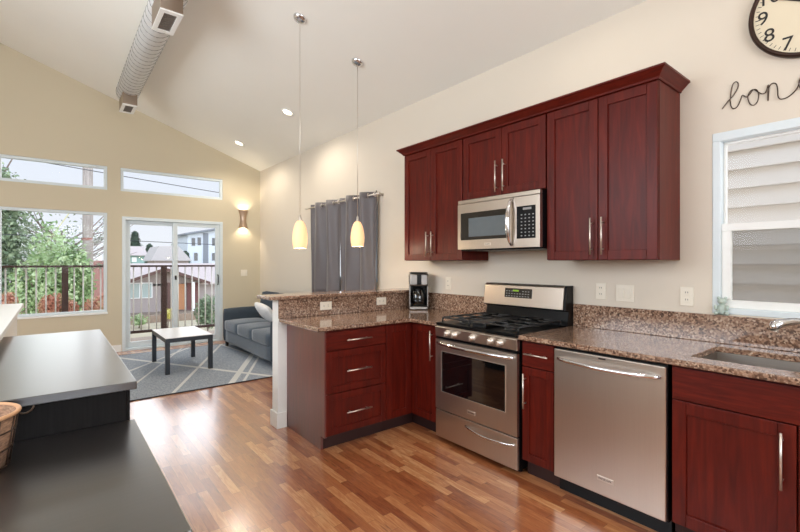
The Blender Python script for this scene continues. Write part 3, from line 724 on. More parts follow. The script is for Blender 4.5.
# ------------------------------------------------------------------ clock and wire word
CY, CZ, CR = .386, 2.705, .264
t = thing('wall_clock', 'large round wall clock with cream face and dark rim above the kitchen window', 'clock', (KX, CY, CZ))
MC = Matrix.Translation((KX-.0005, CY, CZ)) @ Matrix.Rotation(math.radians(-90), 4, 'Y')
g = G(); g.lathe([(0, 0), (CR, 0), (CR+.002, .02), (CR-.004, .036), (CR-.016, .04), (CR-.022, .03), (CR-.022, .02), (0, .02)], (0, 0, 0), 96, M=MC); g.build('rim', M_bronze, t)
g = G(); g.lathe([(0, .0205), (CR-.022, .0205), (CR-.022, .022), (0, .022)], (0, 0, 0), 96, M=MC, smooth=False); g.build('dial', M_face, t)
g = G()
for k in range(60):
    a = 2*math.pi*k/60; L = .016 if k % 5 else .022; w = .0012 if k % 5 else .0022
    Mk = Matrix.Translation((KX-.0235, CY, CZ)) @ Matrix.Rotation(a, 4, 'X'); g.box(-.0005, .0005, -w, w, CR-.030-L, CR-.030, M=Mk)
g.build('minute_marks', M_ink, t)
for k in range(1, 13):
    a = math.radians(30*k); text_mesh('numeral', str(k), .1, face_x(KX-.024, CY-.202*math.sin(a), CZ+.202*math.cos(a)), M_ink, t, .0005)
for nm, a, L, w in (('hour_hand', 40, .12, .006), ('minute_hand', 300, .19, .004)):
    Mk = Matrix.Translation((KX-.027, CY, CZ)) @ Matrix.Rotation(math.radians(a), 4, 'X'); g = G(); g.box(-.001, .001, -w, w, -.03, L, M=Mk); g.build(nm, M_ink, t)
bon = [(0.776, 2.273), (0.749, 2.307), (0.722, 2.337), (0.705, 2.371), (0.701, 2.397), (0.711, 2.41), (0.725, 2.398), (0.734, 2.363), (0.738, 2.318), (0.734, 2.279), (0.721, 2.259), (0.705, 2.267), (0.692, 2.298), (0.683, 2.325), (0.672, 2.316), (0.661, 2.308), (0.65, 2.319), (0.634, 2.341), (0.618, 2.335), (0.61, 2.307), (0.614, 2.272), (0.631, 2.255), (0.648, 2.268), (0.657, 2.301), (0.65, 2.329), (0.635, 2.343), (0.616, 2.326), (0.595, 2.306), (0.578, 2.311), (0.569, 2.347), (0.568, 2.307), (0.57, 2.262), (0.569, 2.307), (0.562, 2.339), (0.549, 2.35), (0.536, 2.341), (0.53, 2.309), (0.528, 2.273), (0.52, 2.256), (0.501, 2.254), (0.479, 2.263), (0.46, 2.28), (0.448, 2.302), (0.439, 2.337), (0.425, 2.352), (0.408, 2.345), (0.400, 2.318), (0.404, 2.285), (0.42, 2.272), (0.438, 2.285), (0.4455, 2.315), (.435, 2.345), (.415, 2.352), (.40, 2.335), (.398, 2.29), (.39, 2.265), (.37, 2.265)]
def smooth_path(P, k=4):
    o = []
    for i in range(len(P)-1):
        p0, p1, p2, p3 = P[max(i-1, 0)], P[i], P[i+1], P[min(i+2, len(P)-1)]
        for s in range(k):
            t_ = s/k
            o.append(tuple(.5*((2*p1[j])+(-p0[j]+p2[j])*t_+(2*p0[j]-5*p1[j]+4*p2[j]-p3[j])*t_*t_+(-p0[j]+3*p1[j]-3*p2[j]+p3[j])*t_**3) for j in range(2)))
    o.append(P[-1]); return o
g = G(); g.tube([(KX-.006-.003*math.sin(i*.35), y, z) for i, (y, z) in enumerate(smooth_path(bon))], .0027, 8)
tag(g.build('wire_word', M_wire, org=(KX, .6, 2.3)), 'bent dark wire lettering spelling bon a on the wall below the clock', 'wall art')

# ------------------------------------------------------------------ pendants
def pendant(label, x, y, zb):
    zc = ceil_z(x); t = thing('pendant_lamp', label, 'pendant light', (x, y, zc), 'pendant lamps over the bar')
    sl = math.atan(.353)
    Mc = Matrix.Translation((x, y, zc-.001)) @ Matrix.Rotation(sl, 4, 'Y')
    g = G(); g.lathe([(0, -.024), (.03, -.024), (.052, -.018), (.06, -.004), (.06, 0), (0, 0)], (0, 0, 0), 32, M=Mc); g.build('canopy', M_chrome, t)
    H = .245; g = G(); g.tube([(x, y, zc-.02), (x, y, zb+H+.03)], .0028, 8); g.build('cord', M_nickel, t)
    g = G(); g.lathe([(0, .055), (.008, .052), (.012, .02), (.02, 0), (0, 0)], (x, y, zb+H-.002), 20); g.build('socket_cap', M_nickel, t)
    pr = [(.018, 1.0), (.03, .97), (.044, .87), (.056, .72), (.065, .52), (.068, .36), (.066, .18), (.058, .02), (.056, 0)]
    g = G(); g.lathe([(r, z*H) for r, z in pr]+[(r-.004, z*H) for r, z in reversed(pr)], (x, y, zb), 36); g.build('lamp_shade', M_shade, t)
    l = bpy.data.lights.new('pendant_bulb', 'POINT'); l.energy = 5; l.color = (1, .82, .58); l.shadow_soft_size = .035
    o = bpy.data.objects.new('pendant_bulb', l); COL.objects.link(o); o.parent = t; o.location = (0, 0, zb-.02-zc)
pendant('left pendant lamp with glowing amber tulip glass over the bar end', 1.715, 3.552, 1.512)
pendant('right pendant lamp with glowing cream tulip glass in front of the curtains', 2.324, 3.55, 1.542)

# ------------------------------------------------------------------ recessed lights
def can(label, x, y, power=48, col=(1, .9, .76)):
    zc = ceil_z(x); t = thing('recessed_light', label, 'ceiling light', (x, y, zc), 'recessed ceiling lights')
    Mc = Matrix.Translation((x, y, zc-.0015)) @ Matrix.Rotation(math.atan(.353), 4, 'Y')
    g = G(); g.lathe([(.058, -.001), (.062, -.006), (.088, -.004), (.09, 0), (.058, 0)], (0, 0, 0), 36, M=Mc); g.build('trim_ring', M_white, t)
    g = G(); g.lathe([(0, -.002), (.058, -.002), (.058, 0), (0, 0)], (0, 0, 0), 32, M=Mc, smooth=False); g.build('lens', M_lens, t)
    l = bpy.data.lights.new('can_bulb', 'SPOT'); l.energy = power; l.color = col; l.spot_size = math.radians(150); l.spot_blend = .6; l.shadow_soft_size = .06
    o = bpy.data.objects.new('can_bulb', l); COL.objects.link(o); o.parent = t; o.location = (0, 0, -.03)
    return t
can('small lit recessed ceiling light nearest the far window wall', 2.362, 7.118)
can('lit recessed ceiling light beside the left pendant cord', 2.365, 5.26)
can('recessed ceiling light in front of the range, above the frame', 2.365, 1.5, 9)
can('recessed ceiling light in front of the sink, behind the camera', 2.365, -.5, 6)
can('added recessed fill light high on the left slope, behind the camera', .2, -.6, 60)  # unseen lamp added to brighten the room
can('added recessed fill light high above the camera', .2, 1.6)  # second unseen lamp, added for the same fill

# ------------------------------------------------------------------ sconce
t = thing('wall_sconce', 'hourglass bronze wall sconce lit up and down beside the sliding door', 'sconce', (2.71, FY, 2.18))
g = G(); pr = []
for k in range(17): s = k/16; pr.append((.052+.036*abs(2*s-1)**1.7, -.165+.33*s))
g.lathe(pr+[(r-.004, z) for r, z in reversed(pr)], (2.71, FY-.002, 2.18), 24, a0=math.pi, a1=2*math.pi); g.build('shade', M_sconce, t)
g = G(); g.box(2.68, 2.74, FY-.012, FY-.001, 2.10, 2.26, .002); g.build('back_plate', M_sconce, t)
for s, rx in ((1, math.pi), (-1, 0)):
    l = bpy.data.lights.new('sconce_bulb', 'SPOT'); l.energy = 9; l.color = (1, .84, .62); l.spot_size = math.radians(130); l.spot_blend = .8; l.shadow_soft_size = .02
    o = bpy.data.objects.new('sconce_bulb', l); COL.objects.link(o); o.parent = t; o.location = (0, -.045, s*.12); o.rotation_euler = (rx, 0, 0)

# ------------------------------------------------------------------ duct
DX, DZ, DR = .774, 3.655, .125
t = thing('spiral_duct', 'long exposed silver spiral air duct hung under the sloping ceiling', 'duct', (DX, 3, DZ))
g = G(); g.tube([(DX, BY+.05, DZ), (DX, 6.84, DZ)], DR, 40); dm = g.build('pipe', M_duct, t)
g = G(); pts = []; n_t = 88
for k in range(n_t*16+1): a = 2*math.pi*k/16; pts.append((DX+(DR+.001)*math.cos(a), 6.83-.105*k/16, DZ+(DR+.001)*math.sin(a)))
g.tube(pts, .0035, 5); g.build('spiral_seam', M_ductg, t)
for (a, b, zb, xa, xb) in ((3.86, 4.25, 3.40, .665, .83), (6.47, 6.84, 3.40, .69, .85)):
    g = G(); g.box(xa, xb, a, b, zb+.012, DZ-.06, .002); cl = g.build('collar', M_boxside, t)
    g = G(); g.box(xa-.002, xa+.035, a-.002, b+.002, zb, zb+.012, .001); g.box(xb-.035, xb+.002, a-.002, b+.002, zb, zb+.012, .001); g.box(xa+.035, xb-.035, a-.002, a+.045, zb, zb+.012, .001); g.box(xa+.035, xb-.035, b-.045, b+.002, zb, zb+.012, .001); g.build('register_frame', M_white, cl)
    g = G()
    for k in range(10): yy = a+.05+(b-a-.1)*k/9; g.box(xa+.035, xb-.035, yy-.009, yy+.002, zb+.005, zb+.010)
    g.box(xa+.035, xb-.035, a+.045, b-.045, zb+.0105, zb+.0118); g.build('register_grille', M_grille, cl)
for yy in (.3, 2.2, 4.05, 6.6):
    zt = ceil_z(DX); g = G(); g.tube([(DX+(DR+.004)*math.cos(2*math.pi*k/32), yy, DZ+(DR+.004)*math.sin(2*math.pi*k/32)) for k in range(32)], .003, 6, closed=True)
    g.box(DX-.012, DX+.012, yy-.002, yy+.002, DZ+DR, zt+.002); g.build('hanger_strap', M_duct, t)

# ------------------------------------------------------------------ curtains
def curtain(label, ya_, yb_, folds, ztop):
    t = thing('curtain', label, 'curtain', (2.95, (ya_+yb_)/2, ztop), 'grey grommet curtains')
    g = G(); n = int(folds*18)
    def f(u, v):
        y = ya_+(yb_-ya_)*u; a = 2*math.pi*folds*u
        return (2.955+.058*math.sin(a)*(1-.15*v)+.006*math.sin(a*2.3+v*4), y+.012*math.sin(a*.5+3*v)*v, ztop-v*(ztop-.93))
    g.grid(f, n, 14)
    bm = g.bm; bmesh.ops.recalc_face_normals(bm, faces=bm.faces)
    bmesh.ops.solidify(bm, geom=bm.faces[:], thickness=.0025)
    g.build('cloth', M_curtain, t)
    for k in range(int(folds*2)):
        yy = ya_+(yb_-ya_)*(k)/(folds*2); 
        if k == 0: yy += .01
        Mk = Matrix.Translation((2.955, yy, 2.19)) @ Matrix.Rotation(math.radians(90 if 1 else 0), 4, 'X') @ Matrix.Rotation(math.radians(35*(1 if k % 2 else -1)), 4, 'Y')
        g = G(); g.tube([Mk @ Vector((.024*math.cos(2*math.pi*q/20), .024*math.sin(2*math.pi*q/20), 0)) for q in range(20)], .0055, 6, closed=True); g.build('grommet', M_nickel, t)
curtain('left grey grommet curtain panel beside the left pendant', 4.94, 5.755, 2.5, 2.235)
curtain('right grey grommet curtain panel behind the right pendant', 4.12, 4.925, 2.5, 2.235)
t = thing('curtain_rod', 'slim nickel curtain rod carrying both grey panels', 'curtain rod', (2.955, 5.05, 2.19))
g = G(); g.tube([(2.955, 4.07, 2.19), (2.955, 5.90, 2.19)], .009, 12); g.build('rod', M_nickel, t)
for yy in (4.06, 5.91): g = G(); g.sphere((2.955, yy, 2.19), .018, seg=14); g.build('finial', M_nickel, t)
for yy in (4.085, 5.86): g = G(); g.tube([(KX-.001, yy, 2.19), (2.955, yy, 2.19)], .006, 8); g.lathe([(0, 0), (.02, 0), (.02, .006), (0, .006)], M=Matrix.Translation((KX-.0005, yy, 2.19)) @ Matrix.Rotation(math.radians(-90), 4, 'Y'), seg=16); g.build('bracket', M_nickel, t)

# ================================================================== living room
g = G(); g.box(.30, 2.72, 5.035, 7.58, .002, .010, .003, mi=0)
rg = g.build('area_rug', M_rug, org=(1.5, 6.3, 0)); tag(rg, 'blue grey area rug with criss-cross pale lines under the coffee table', 'rug')
g = G(); g.box(.30, 2.72, 5.022, 5.034, .001, .011, .002); g.box(.30, 2.72, 7.581, 7.593, .001, .011, .002); g.build('binding', M_rugedge, rg)
# coffee table
t = thing('coffee_table', 'low pale-topped coffee table with dark square legs on the rug', 'table', (1.345, 6.36, .010))
g = G(); g.box(1.07, 1.62, 5.89, 6.83, .45, .456, .002); g.build('tabletop', M_lacktop, t)
g = G(); g.box(1.07, 1.62, 5.89, 6.83, .40, .4495, .002); g.build('frame', M_lack, t)
for xx in (1.07, 1.57):
    for yy in (5.89, 6.78): g = G(); g.box(xx, xx+.05, yy, yy+.05, .0105, .3995, .002); g.build('leg', M_lack, t)
# sofa
t = thing('sofa', 'slate blue upholstered three-seat sofa against the right wall by the window', 'sofa', (2.6, 6.4, .010))
SY0, SY1 = 5.30, 7.42
g = G(); g.cushion(2.20, 2.98, SY0+.02, SY1-.02, .09, .29, 0, .02); g.build('base', M_sofa, t)
cw_ = (SY1-SY0-.28)/3
for k in range(3):
    a = SY0+.14+cw_*k; g = G(); g.cushion(2.17, 2.78, a+.003, a+cw_-.003, .285, .455, .022, .035); g.build('seat_cushion', M_sofa, t)
Mr = Matrix.Translation((2.80, 0, .40)) @ Matrix.Rotation(math.radians(10), 4, 'Y') @ Matrix.Translation((-2.80, 0, -.40))
for k in range(3):
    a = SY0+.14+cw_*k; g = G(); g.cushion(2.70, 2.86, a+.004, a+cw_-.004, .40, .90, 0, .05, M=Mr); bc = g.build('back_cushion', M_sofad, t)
    g = G()
    for q in (.33, .66):
        for w in (.58, .76): g.sphere(Mr @ Vector((2.702, a+cw_*q, w)), .012, seg=10)
    g.build('buttons', M_sofad, bc)
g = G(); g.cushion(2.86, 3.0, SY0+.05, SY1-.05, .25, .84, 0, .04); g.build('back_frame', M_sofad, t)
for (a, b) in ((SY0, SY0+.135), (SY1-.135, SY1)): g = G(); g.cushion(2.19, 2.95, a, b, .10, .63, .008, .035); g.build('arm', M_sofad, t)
for xx in (2.24, 2.9):
    for yy in (SY0+.08, SY1-.08): g = G(); g.prism([(-.025, .10), (.025, .10), (.018, 0), (-.018, 0)], -.02, .02, 'y', M=Matrix.Translation((xx, yy, .0105))); g.build('leg', M_ink, t)
g = G(); Mp = Matrix.Translation((2.52, 6.38, .63)) @ Matrix.Rotation(math.radians(-38), 4, 'Y') @ Matrix.Rotation(math.radians(12), 4, 'X')
def pil(u, v):
    a = 2*math.pi*u; b = math.pi*(v-.5); c = math.cos(b)
    k = max(abs(math.cos(a)), abs(math.sin(a)))**.6
    return Mp @ Vector((.075*math.sin(b)*1.0, .21*c*math.cos(a)/k, .17*c*math.sin(a)/k))
g.grid(pil, 40, 16, closed_u=True); tag(g.build('throw_pillow', M_pillow, org=(2.5, 6.4, .5)), 'plain white throw pillow leaning on the sofa seat', 'pillow')

# black-brown furniture on the left
t = thing('sideboard', 'black-brown wooden sideboard with overhanging top against the stair half wall', 'sideboard', (0, 2.95, 0))
g = G(); g.box(-.255, .266, 2.035, 3.796, .868, .90, .003); g.build('top', M_blkwood, t)
g = G(); g.box(-.25, .237, 2.11, 3.76, .06, .867, .002); g.build('body', M_blkbody, t)
for k in range(3):
    a = 2.12+.545*k; g = G(); g.box(.238, .252, a, a+.535, .08, .855, .002); d = g.build('door', M_blkbody, t)
    g = G(); g.tube([(.275, a+.49, .55), (.275, a+.49, .68)], .005, 8); g.tube([(.252, a+.49, .57), (.275, a+.49, .57)], .004, 8); g.tube([(.252, a+.49, .66), (.275, a+.49, .66)], .004, 8); g.build('handle', M_nickel, d)
g = G(); g.box(-.24, .22, 2.13, 3.74, 0, .06); g.build('plinth', M_blkbody, t)
t = thing('desk', 'low black-brown wooden desk in the near left corner below the sideboard top', 'desk', (-.2, 1.6, 0))
g = G(); g.box(-1.0, .266, 1.135, 2.095, .70, .73, .004); g.build('top', M_blkwood, t)
for xx in (-.98, .21):
    for yy in (1.16, 2.03): g = G(); g.box(xx, xx+.045, yy, yy+.045, 0, .699, .002); g.build('leg', M_blkbody, t)
g = G(); g.box(-.93, .2, 2.04, 2.06, .60, .699); g.box(-.93, .2, 1.17, 1.19, .60, .699); g.build('apron', M_blkbody, t)
# basket
t = thing('wire_basket', 'round wire basket with woven lining and pale rim on the desk', 'basket', (-.215, 1.89, .7305))
bx, by, bz = -.215, 1.89, .7305; R0, R1, BH = .105, .128, .17
g = G(); g.lathe([(0, .004), (R0-.004, .004), (R1-.004, BH), (R1-.012, BH), (R0-.012, .012), (0, .012)], (bx, by, bz), 40); g.build('lining', M_basket, t)
g = G(); g.tube([(bx+R1*math.cos(2*math.pi*k/40), by+R1*math.sin(2*math.pi*k/40), bz+BH) for k in range(40)], .007, 8, closed=True); g.build('rim', M_rimwood, t)
g = G()
for k in range(14):
    a = 2*math.pi*k/14+.1; g.tube([(bx+R0*math.cos(a), by+R0*math.sin(a), bz+.003), (bx+R1*math.cos(a), by+R1*math.sin(a), bz+BH)], .0025, 6)
for f in (0.02, .35, .68): r = R0+(R1-R0)*f; g.tube([(bx+r*math.cos(2*math.pi*k/40), by+r*math.sin(2*math.pi*k/40), bz+BH*f+.002) for k in range(40)], .0025, 6, closed=True)
g.build('wire_frame', M_wire, t)
g = G(); g.tube([(bx+R1+.004+.016*(1-math.cos(q*math.pi/4)), by-.03+.015*q, bz+BH-.006-.012*math.sin(q*math.pi/4)) for q in range(5)], .003, 6); g.build('handle', M_wire, t)

# ================================================================== outside
def leaves(g, c, rad, n, size, seed=0, flat=1.0, clump=7):
    rnd = random.Random(seed); bm = g.bm
    cl = []
    for _ in range(clump):
        while True:
            p = Vector((rnd.uniform(-1, 1), rnd.uniform(-1, 1), rnd.uniform(-1, 1)))
            if p.length < 1: break
        cl.append((Vector((c[0]+p.x*rad[0]*.65, c[1]+p.y*rad[1]*.65, c[2]+p.z*rad[2]*.65)), rnd.uniform(.35, .6)))
    for _ in range(n):
        cc, k = rnd.choice(cl); d = Vector((rnd.gauss(0, 1), rnd.gauss(0, 1), rnd.gauss(0, 1))).normalized()*rnd.uniform(.55, 1)
        p = cc+Vector((d.x*rad[0]*k, d.y*rad[1]*k, d.z*rad[2]*k))
        a = Vector((rnd.gauss(0, 1), rnd.gauss(0, 1), rnd.gauss(0, 1)*flat)).normalized(); b = a.cross(Vector((rnd.gauss(0, 1), rnd.gauss(0, 1), rnd.gauss(0, 1)))).normalized()
        s = size*rnd.uniform(.6, 1.3); vs = [bm.verts.new(p+q) for q in (a*s, b*s*.5, -a*s, -b*s*.5)]; bm.faces.new(vs)
def leaf_mat(name, c1, c2, c3):
    m, n, p = new(name); g = N(n, 'ShaderNodeNewGeometry'); t = N(n, 'ShaderNodeTexNoise'); t.inputs['Scale'].default_value = 3.5; t.inputs['Detail'].default_value = 5; n.links.new(g.outputs['Position'], t.inputs[0])
    n.links.new(ramp(n, t.outputs['Fac'], [(.35, c1), (.5, c2), (.65, c3)]), p.inputs['Base Color']); setp(p, Roughness=.7); return m
L_green = leaf_mat('spring_leaves', lin(120, 150, 96), lin(166, 190, 134), lin(206, 220, 176))
L_dark = leaf_mat('dark_leaves', lin(86, 104, 76), lin(116, 134, 102), lin(156, 168, 134))
L_orange = leaf_mat('orange_maple_leaves', lin(196, 134, 108), lin(226, 172, 148), lin(186, 184, 134))
L_con = leaf_mat('conifer_needles', lin(80, 98, 84), lin(100, 118, 98), lin(130, 144, 122))
L_yel = leaf_mat('yellow_blossom', lin(190, 180, 80), lin(226, 214, 110), lin(236, 230, 160))
M_bark = grainy('grey_brown_bark', lin(120, 104, 94), .9, (8, 8, 1), .3, .2)
M_pole = grainy('weathered_pole_wood', lin(158, 148, 140), .9, (10, 10, 1), .25, .1)
M_ground = plain('garden_ground', lin(190, 178, 150), .95, noise=.25, nscale=1.2)
M_deck = grainy('deck_boards', lin(170, 150, 132), .7, (30, 1, 1), .12, .05)
M_cable = plain('black_cable', lin(50, 50, 54), .6)
GZ = -2.4
g = G(); g.box(-45, 60, FY+.2, 120, GZ-.1, GZ); struct('ground', g, M_ground)
g = G(); g.box(-2.4, 4.4, FY+.16, 9.55, -.12, -.04); struct('deck_floor', g, M_deck)
# deck railing
RY = 9.3
t = thing('deck_railing', 'brown deck railing with pale metal balusters outside the windows', 'railing', (1, RY, -.04))
g = G(); g.box(-2.4, 4.4, RY-.045, RY+.045, 1.305, 1.34, .004); g.build('top_rail', M_rail, t)
g = G(); g.box(-2.4, 4.4, RY-.022, RY+.022, .075, .125, .003); g.build('bottom_rail', M_rail, t)
PX = (-2.34, -.84-.5, .16, 1.66, 3.16, 4.35)
for px in PX: g = G(); g.box(px-.045, px+.045, RY-.046, RY+.046, -.0395, 1.304, .003); g.build('post', M_rail, t)
for i in range(1, len(PX)-1):
    a, b = PX[i], PX[i+1]; n = round((b-a)/.127)
    for k in range(1, n):
        x = a+(b-a)*k/n
        if -1.1 < x < 3.3: g = G(); g.tube([(x, RY, .12), (x, RY, 1.305)], .011, 8); g.build('baluster', M_balus, t)
# supports of the deck
for px in (-2.0, 1.0, 4.0): g = G(); g.box(px-.07, px+.07, 9.3, 9.44, GZ, -.1205); tag(g.build('deck_post', M_rail, org=(px, 9.37, GZ)), 'brown timber post holding up the deck edge', 'post', 'posts under the deck')
# siding of the neighbouring house
t = thing('neighbour_house', 'pale lap siding wall of the house outside the kitchen window', 'house', (4.7, .5, GZ))
g = G(); g.box(4.62, 4.8, -3, 2.7, GZ, 5.2); g.build('wall', M_siding, t)
g = G(); z = GZ+.02
while z < 5.1:
    g.prism([(4.56, z), (4.60, z), (4.62, z+.163), (4.606, z+.163)], -3, 2.7, 'y'); z += .163
g.build('lap_boards', M_siding, t)
g = G(); g.box(3.95, 4.9, -3.2, 2.9, 5.2, 5.35); g.build('shading_eave', M_white, t)  # unseen overhang added to shade the siding below
# utility pole and wires
t = thing('utility_pole', 'weathered wooden utility pole rising behind the railing at left', 'utility pole', (.77, 15, GZ))
g = G(); g.tube([(.77, 15, GZ), (.76, 15, 8.6)], [.14, .105], 16); g.build('pole', M_pole, t)
g = G(); g.box(-.3, 1.85, 14.93, 15.07, 7.6, 7.75, .005); g.build('crossarm', M_pole, t)
g = G(); g.lathe([(.13, 0), (.13, .05)], (.76, 15, 2.03), 16); g.build('band', plain('rusty_band', lin(150, 90, 76), .7), t)
def cable(label, a, b, sag, r=.012, mat=None, nm='overhead_cable'):
    A, B = Vector(a), Vector(b); g = G(); g.tube([A.lerp(B, k/20)-Vector((0, 0, sag*4*(k/20)*(1-k/20))) for k in range(21)], r, 6)
    tag(g.build(nm, mat or M_cable, org=a), label, 'cable')
cable('thin dark overhead wire sloping across the two upper windows', (-6, 14.75, 4.58), (9, 14.75, 3.38), .08, .011)
cable('overhead wire crossing the large window and sliding door', (-8, 16, 2.42), (12, 16, 1.95), .1, .011)
cable('yellowish guy wire slanting down across the large window', (.66, 15.1, 3.3), (-2.3, 15.6, -1.8), 0, .014, plain('pale_guy_wire', lin(200, 194, 150), .6), 'guy_wire')
# trees
def tree(nm, label, base, h, rad, mat, n, size, seed, cat='tree', trunk=.1, branches=0, clump=9, flat=1.0):
    t = thing(nm, label, cat, base, None)
    z0 = base[2]; g = G(); top = z0+h; cz = top-rad[2]
    g.tube([(base[0], base[1], z0), (base[0]+.03, base[1], (z0+cz)/2), (base[0]-.03, base[1]+.05, cz+rad[2]*.4)], [trunk, trunk*.8, trunk*.35], 10)
    rnd = random.Random(seed+5)
    for k in range(branches):
        a = rnd.uniform(0, 6.28); s = rnd.uniform(cz-rad[2]*.6, cz+rad[2]*.2); e = rnd.uniform(.6, 1.1)
        g.tube([(base[0], base[1], s), (base[0]+rad[0]*.5*e*math.cos(a), base[1]+rad[1]*.5*e*math.sin(a), s+rad[2]*.35), (base[0]+rad[0]*e*math.cos(a), base[1]+rad[1]*e*math.sin(a), s+rad[2]*rnd.uniform(.5, .95))], [trunk*.35, trunk*.2, trunk*.07], 6)
    g.build('trunk', M_bark, t)
    g = G(); leaves(g, (base[0], base[1], cz), rad, n, size, seed, flat, clump); g.build('foliage', mat, t)
tree('leafy_tree', 'light green leafy tree in the middle of the large window', (-.1, 13.6, GZ), 4.75, (.95, .7, 1.8), L_green, 15000, .055, 3, trunk=.07, branches=6, clump=22)
tree('broadleaf_tree', 'large dark green tree filling the left of the large window', (-2.3, 19, GZ), 7.6, (2.0, 2.0, 3.0), L_dark, 34000, .075, 8, trunk=.2, branches=12, clump=26)
tree('bare_tree', 'sparse tree with thin bare branches left of the utility pole', (.3, 22, GZ), 6.4, (2.4, 1.8, 2.2), L_dark, 1100, .06, 21, trunk=.12, branches=34, clump=24)
for i, (x, y, s) in enumerate(((-.72, 11.0, 4), (.03, 11.2, 5), (.80, 11.0, 6))):
    tree('maple_shrub', ['left orange-red maple shrub below the deck railing', 'middle orange-red maple shrub below the deck railing', 'right orange-red maple shrub beside the utility pole base'][i], (x, y, GZ), 3.25-.05*i, (.40, .36, .5), L_orange, 9000, .032, s, 'shrub', .04, 4, 12)
def conifer(label, base, h, r, seed):
    t = thing('conifer', label, 'tree', base, 'conifers on the skyline'); rnd = random.Random(seed)
    g = G(); g.tube([base, (base[0], base[1], base[2]+h)], [.25, .04], 8); g.build('trunk', M_bark, t)
    g = G(); bm = g.bm
    for k in range(3000):
        f = rnd.random()**.8; rr = r*(1-f)*rnd.uniform(.3, 1)*(1+.25*math.sin(f*60)); a = rnd.uniform(0, 6.28); z = base[2]+h*(.12+.88*f)-.1*rr
        p = Vector((base[0]+rr*math.cos(a), base[1]+rr*math.sin(a), z)); d = Vector((math.cos(a), math.sin(a), -.35))*.5; w = Vector((-math.sin(a), math.cos(a), 0))*.22
        bm.faces.new([bm.verts.new(q) for q in (p-w, p+d, p+w, p-d*.4)])
    g.build('foliage', L_con, t)
conifer('dark conifer left of centre on the skyline through the sliding door', (8.9, 70, GZ), 8.2, 2.2, 1)
conifer('short conifer right beside the taller one on the skyline', (11.9, 78, GZ), 6.8, 2.1, 2)
conifer('conifer on the skyline behind the sliding door frame', (14.4, 71, GZ), 7.6, 2.4, 3)
conifer('conifer just left of the grey modern house', (12.6, 57.5, GZ), 5.2, .9, 4)
# bungalow across the street
HY = 34
M_hroof = plain('brown_grey_shingle', lin(190, 176, 170), .9, noise=.12, nscale=8)
M_hwall = plain('grey_house_wall', lin(170, 158, 152), .8)
M_hred = plain('dark_red_wall', lin(120, 80, 76), .8)
M_htrim = plain('brown_fascia', lin(92, 66, 58), .7)
M_orange = plain('orange_wood_door', lin(190, 134, 92), .6)
M_paneh = plain('pale_house_window', lin(170, 184, 178), .2)
t = thing('bungalow', 'low bungalow with front gable and orange door across the street', 'house', (6.5, HY+3, GZ))
g = G(); g.box(2.2, 12.5, HY+1.4, HY+7, GZ, -.05); g.build('wall', M_hwall, t)
g = G(); g.prism([(HY+.9, -.12), (HY+4.4, 1.36), (HY+7.9, -.12), (HY+7.9, -.25), (HY+4.4, 1.2), (HY+.9, -.25)], 1.6, 13.1, 'x'); g.build('roof', M_hroof, t)
gx0, gxm, gx1 = 3.3, 6.1, 9.0
g = G(); g.prism([(gx0, .02), (gxm, 1.02), (gx1, .02), (gx1, -.14), (gxm, .84), (gx0, -.14)], HY-.3, HY+3.6, 'y'); g.build('gable_roof', M_hroof, t)
g = G(); g.prism([(gx0-.05, .0), (gxm, 1.06), (gx1+.05, .0), (gx1+.05, -.2), (gxm, .84), (gx0-.05, -.2)], HY-.4, HY-.31, 'y'); g.build('fascia', M_htrim, t)
g = G(); g.prism([(gx0+.3, GZ), (gx0+.3, -.06), (gxm, .82), (gx1-.35, -.06), (gx1-.35, GZ)], HY+.9, HY+1.3, 'y'); g.build('gable_wall', M_hwall, t)
g = G(); g.box(7.75, 8.6, HY+.82, HY+.899, GZ, -.1); g.build('red_panel', M_hred, t)
for (a, b, c, d) in ((4.05, 4.75, -1.1, .0), (4.8, 5.5, -1.1, .0)):
    g = G(); g.box(a, b, HY+.8, HY+.898, c, d, .01); w = g.build('window', M_white, t); g = G(); g.box(a+.07, b-.07, HY+.78, HY+.80, c+.07, d-.07); g.build('pane', M_paneh, w)
g = G(); g.box(6.95, 7.62, HY+.82, HY+.898, GZ+.35, -.15, .01); g.build('door', M_orange, t)
for px in (6.35, 7.95, 3.8): g = G(); g.box(px-.09, px+.09, HY-.2, HY-.02, GZ, -.0, .005); g.build('porch_post', M_htrim if px < 7 else M_white, t)
g = G(); g.box(3.4, 9, HY-.5, HY+.9, GZ, GZ+.3); g.build('porch_floor', plain('porch_stone', lin(140, 126, 112), .9, noise=.3, nscale=3), t)
# modern grey house
t = thing('modern_house', 'tall pale grey modern house with flat slanted roof at right of the skyline', 'house', (16, 62, GZ))
M_mod = plain('pale_grey_cladding', lin(196, 202, 208), .7); M_modd = plain('dark_grey_cladding', lin(120, 124, 130), .7)
g = G(); g.prism([(13.4, GZ), (13.4, 5.0), (19.5, 6.3), (19.5, GZ)], 60, 66, 'y'); g.build('wall', M_mod, t)
g = G(); g.prism([(13.0, 4.95), (19.9, 6.42), (19.9, 6.65), (13.0, 5.18)], 59.3, 66.5, 'y'); g.build('roof', M_modd, t)
g = G(); g.box(15.3, 15.9, 59.9, 59.99, GZ, 5.3); g.build('dark_panel', M_modd, t)
for (a, c) in ((13.9, 3.6), (14.6, 3.7), (16.4, 3.7), (16.4, 1.7), (17.4, 1.9), (14.2, 1.7)):
    g = G(); g.box(a, a+.4, 59.92, 59.99, c, c+1.0); g.build('window', M_blkgl, t)
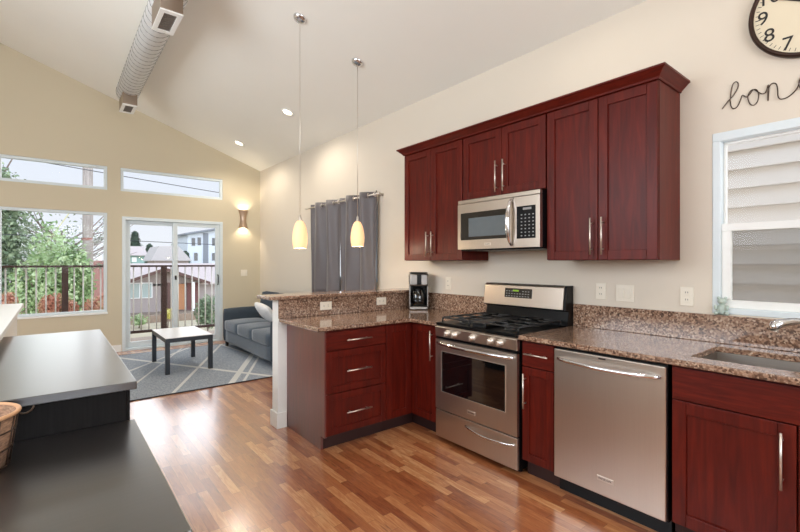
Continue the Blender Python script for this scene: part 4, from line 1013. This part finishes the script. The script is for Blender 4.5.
# teal-grey house behind
t = thing('teal_house', 'small pale teal house with grey roof left on the skyline', 'house', (7, 55, GZ))
g = G(); g.box(5.0, 7.9, 55, 60, GZ, 2.3); g.build('wall', plain('pale_teal_siding', lin(150, 180, 170), .8), t)
g = G(); g.prism([(54.5, 2.2), (57.5, 3.3), (60.5, 2.2)], 4.7, 8.2, 'x'); g.build('roof', M_hroof, t)
for a in (5.9, 6.7): g = G(); g.box(a, a+.45, 54.92, 54.99, 1.5, 2.0); g.build('window', M_white, t)
t = thing('grey_roofed_house', 'house with broad grey roof in the middle of the skyline', 'house', (9, 49, GZ))
g = G(); g.box(7.6, 10.6, 47, 51, GZ, 1.7); g.build('wall', M_hwall, t)
g = G(); g.prism([(7.2, 1.6), (7.9, 3.0), (9.6, 3.0), (10.8, 1.6)], 46.5, 51.5, 'y'); g.build('roof', plain('pale_shingle', lin(178, 172, 168), .9), t)
# brick houses by the left window
t = thing('brick_building', 'red brick building seen right of the utility pole', 'house', (1.5, 27.5, GZ))
M_brick = plain('red_brick', lin(160, 116, 106), .9, noise=.2, nscale=9)
g = G(); g.box(.9, 2.1, 26, 29, GZ, 1.5); g.build('wall', M_brick, t)
g = G(); g.box(1.1, 1.9, 26.4, 28.5, 1.5, 2.0); g.build('rooftop_box', M_white, t)
t = thing('brick_shed', 'low red brick shed behind the railing at the far left', 'shed', (-2.5, 26, GZ))
g = G(); g.box(-3.6, -1.1, 26, 29, GZ, .35); g.build('wall', M_brick, t); g = G(); g.box(-3.8, -.9, 25.8, 29.2, .35, .5); g.build('roof', M_hroof, t)
# shrubs at the bungalow
for (nm, lb, b, h, r, m, n, s, sd) in (('dark_shrub', 'dark green shrub beside the right railing seen through the door', (6.6, 25.0, GZ), 2.0, (.75, .7, .95), L_dark, 2500, .07, 31), ('yellow_shrub', 'yellow blossoming shrub in front of the bungalow', (5.1, 27.5, GZ), 1.35, (.5, .5, .45), L_yel, 1500, .05, 32), ('low_shrub', 'low green shrub in the bungalow front garden', (3.9, 29, GZ), .9, (.5, .5, .4), L_green, 1200, .05, 33)):
    tree(nm, lb, b, h, r, m, n, s, sd, 'shrub', .04, 2, 10)
t = thing('garden_wall', 'low stone garden wall in front of the bungalow', 'wall', (6, 31, GZ))
g = G(); g.box(3.0, 10, 31, 31.3, GZ, GZ+.45, .02); g.build('stone_course', plain('garden_stone', lin(150, 130, 112), .9, noise=.3, nscale=5), t)
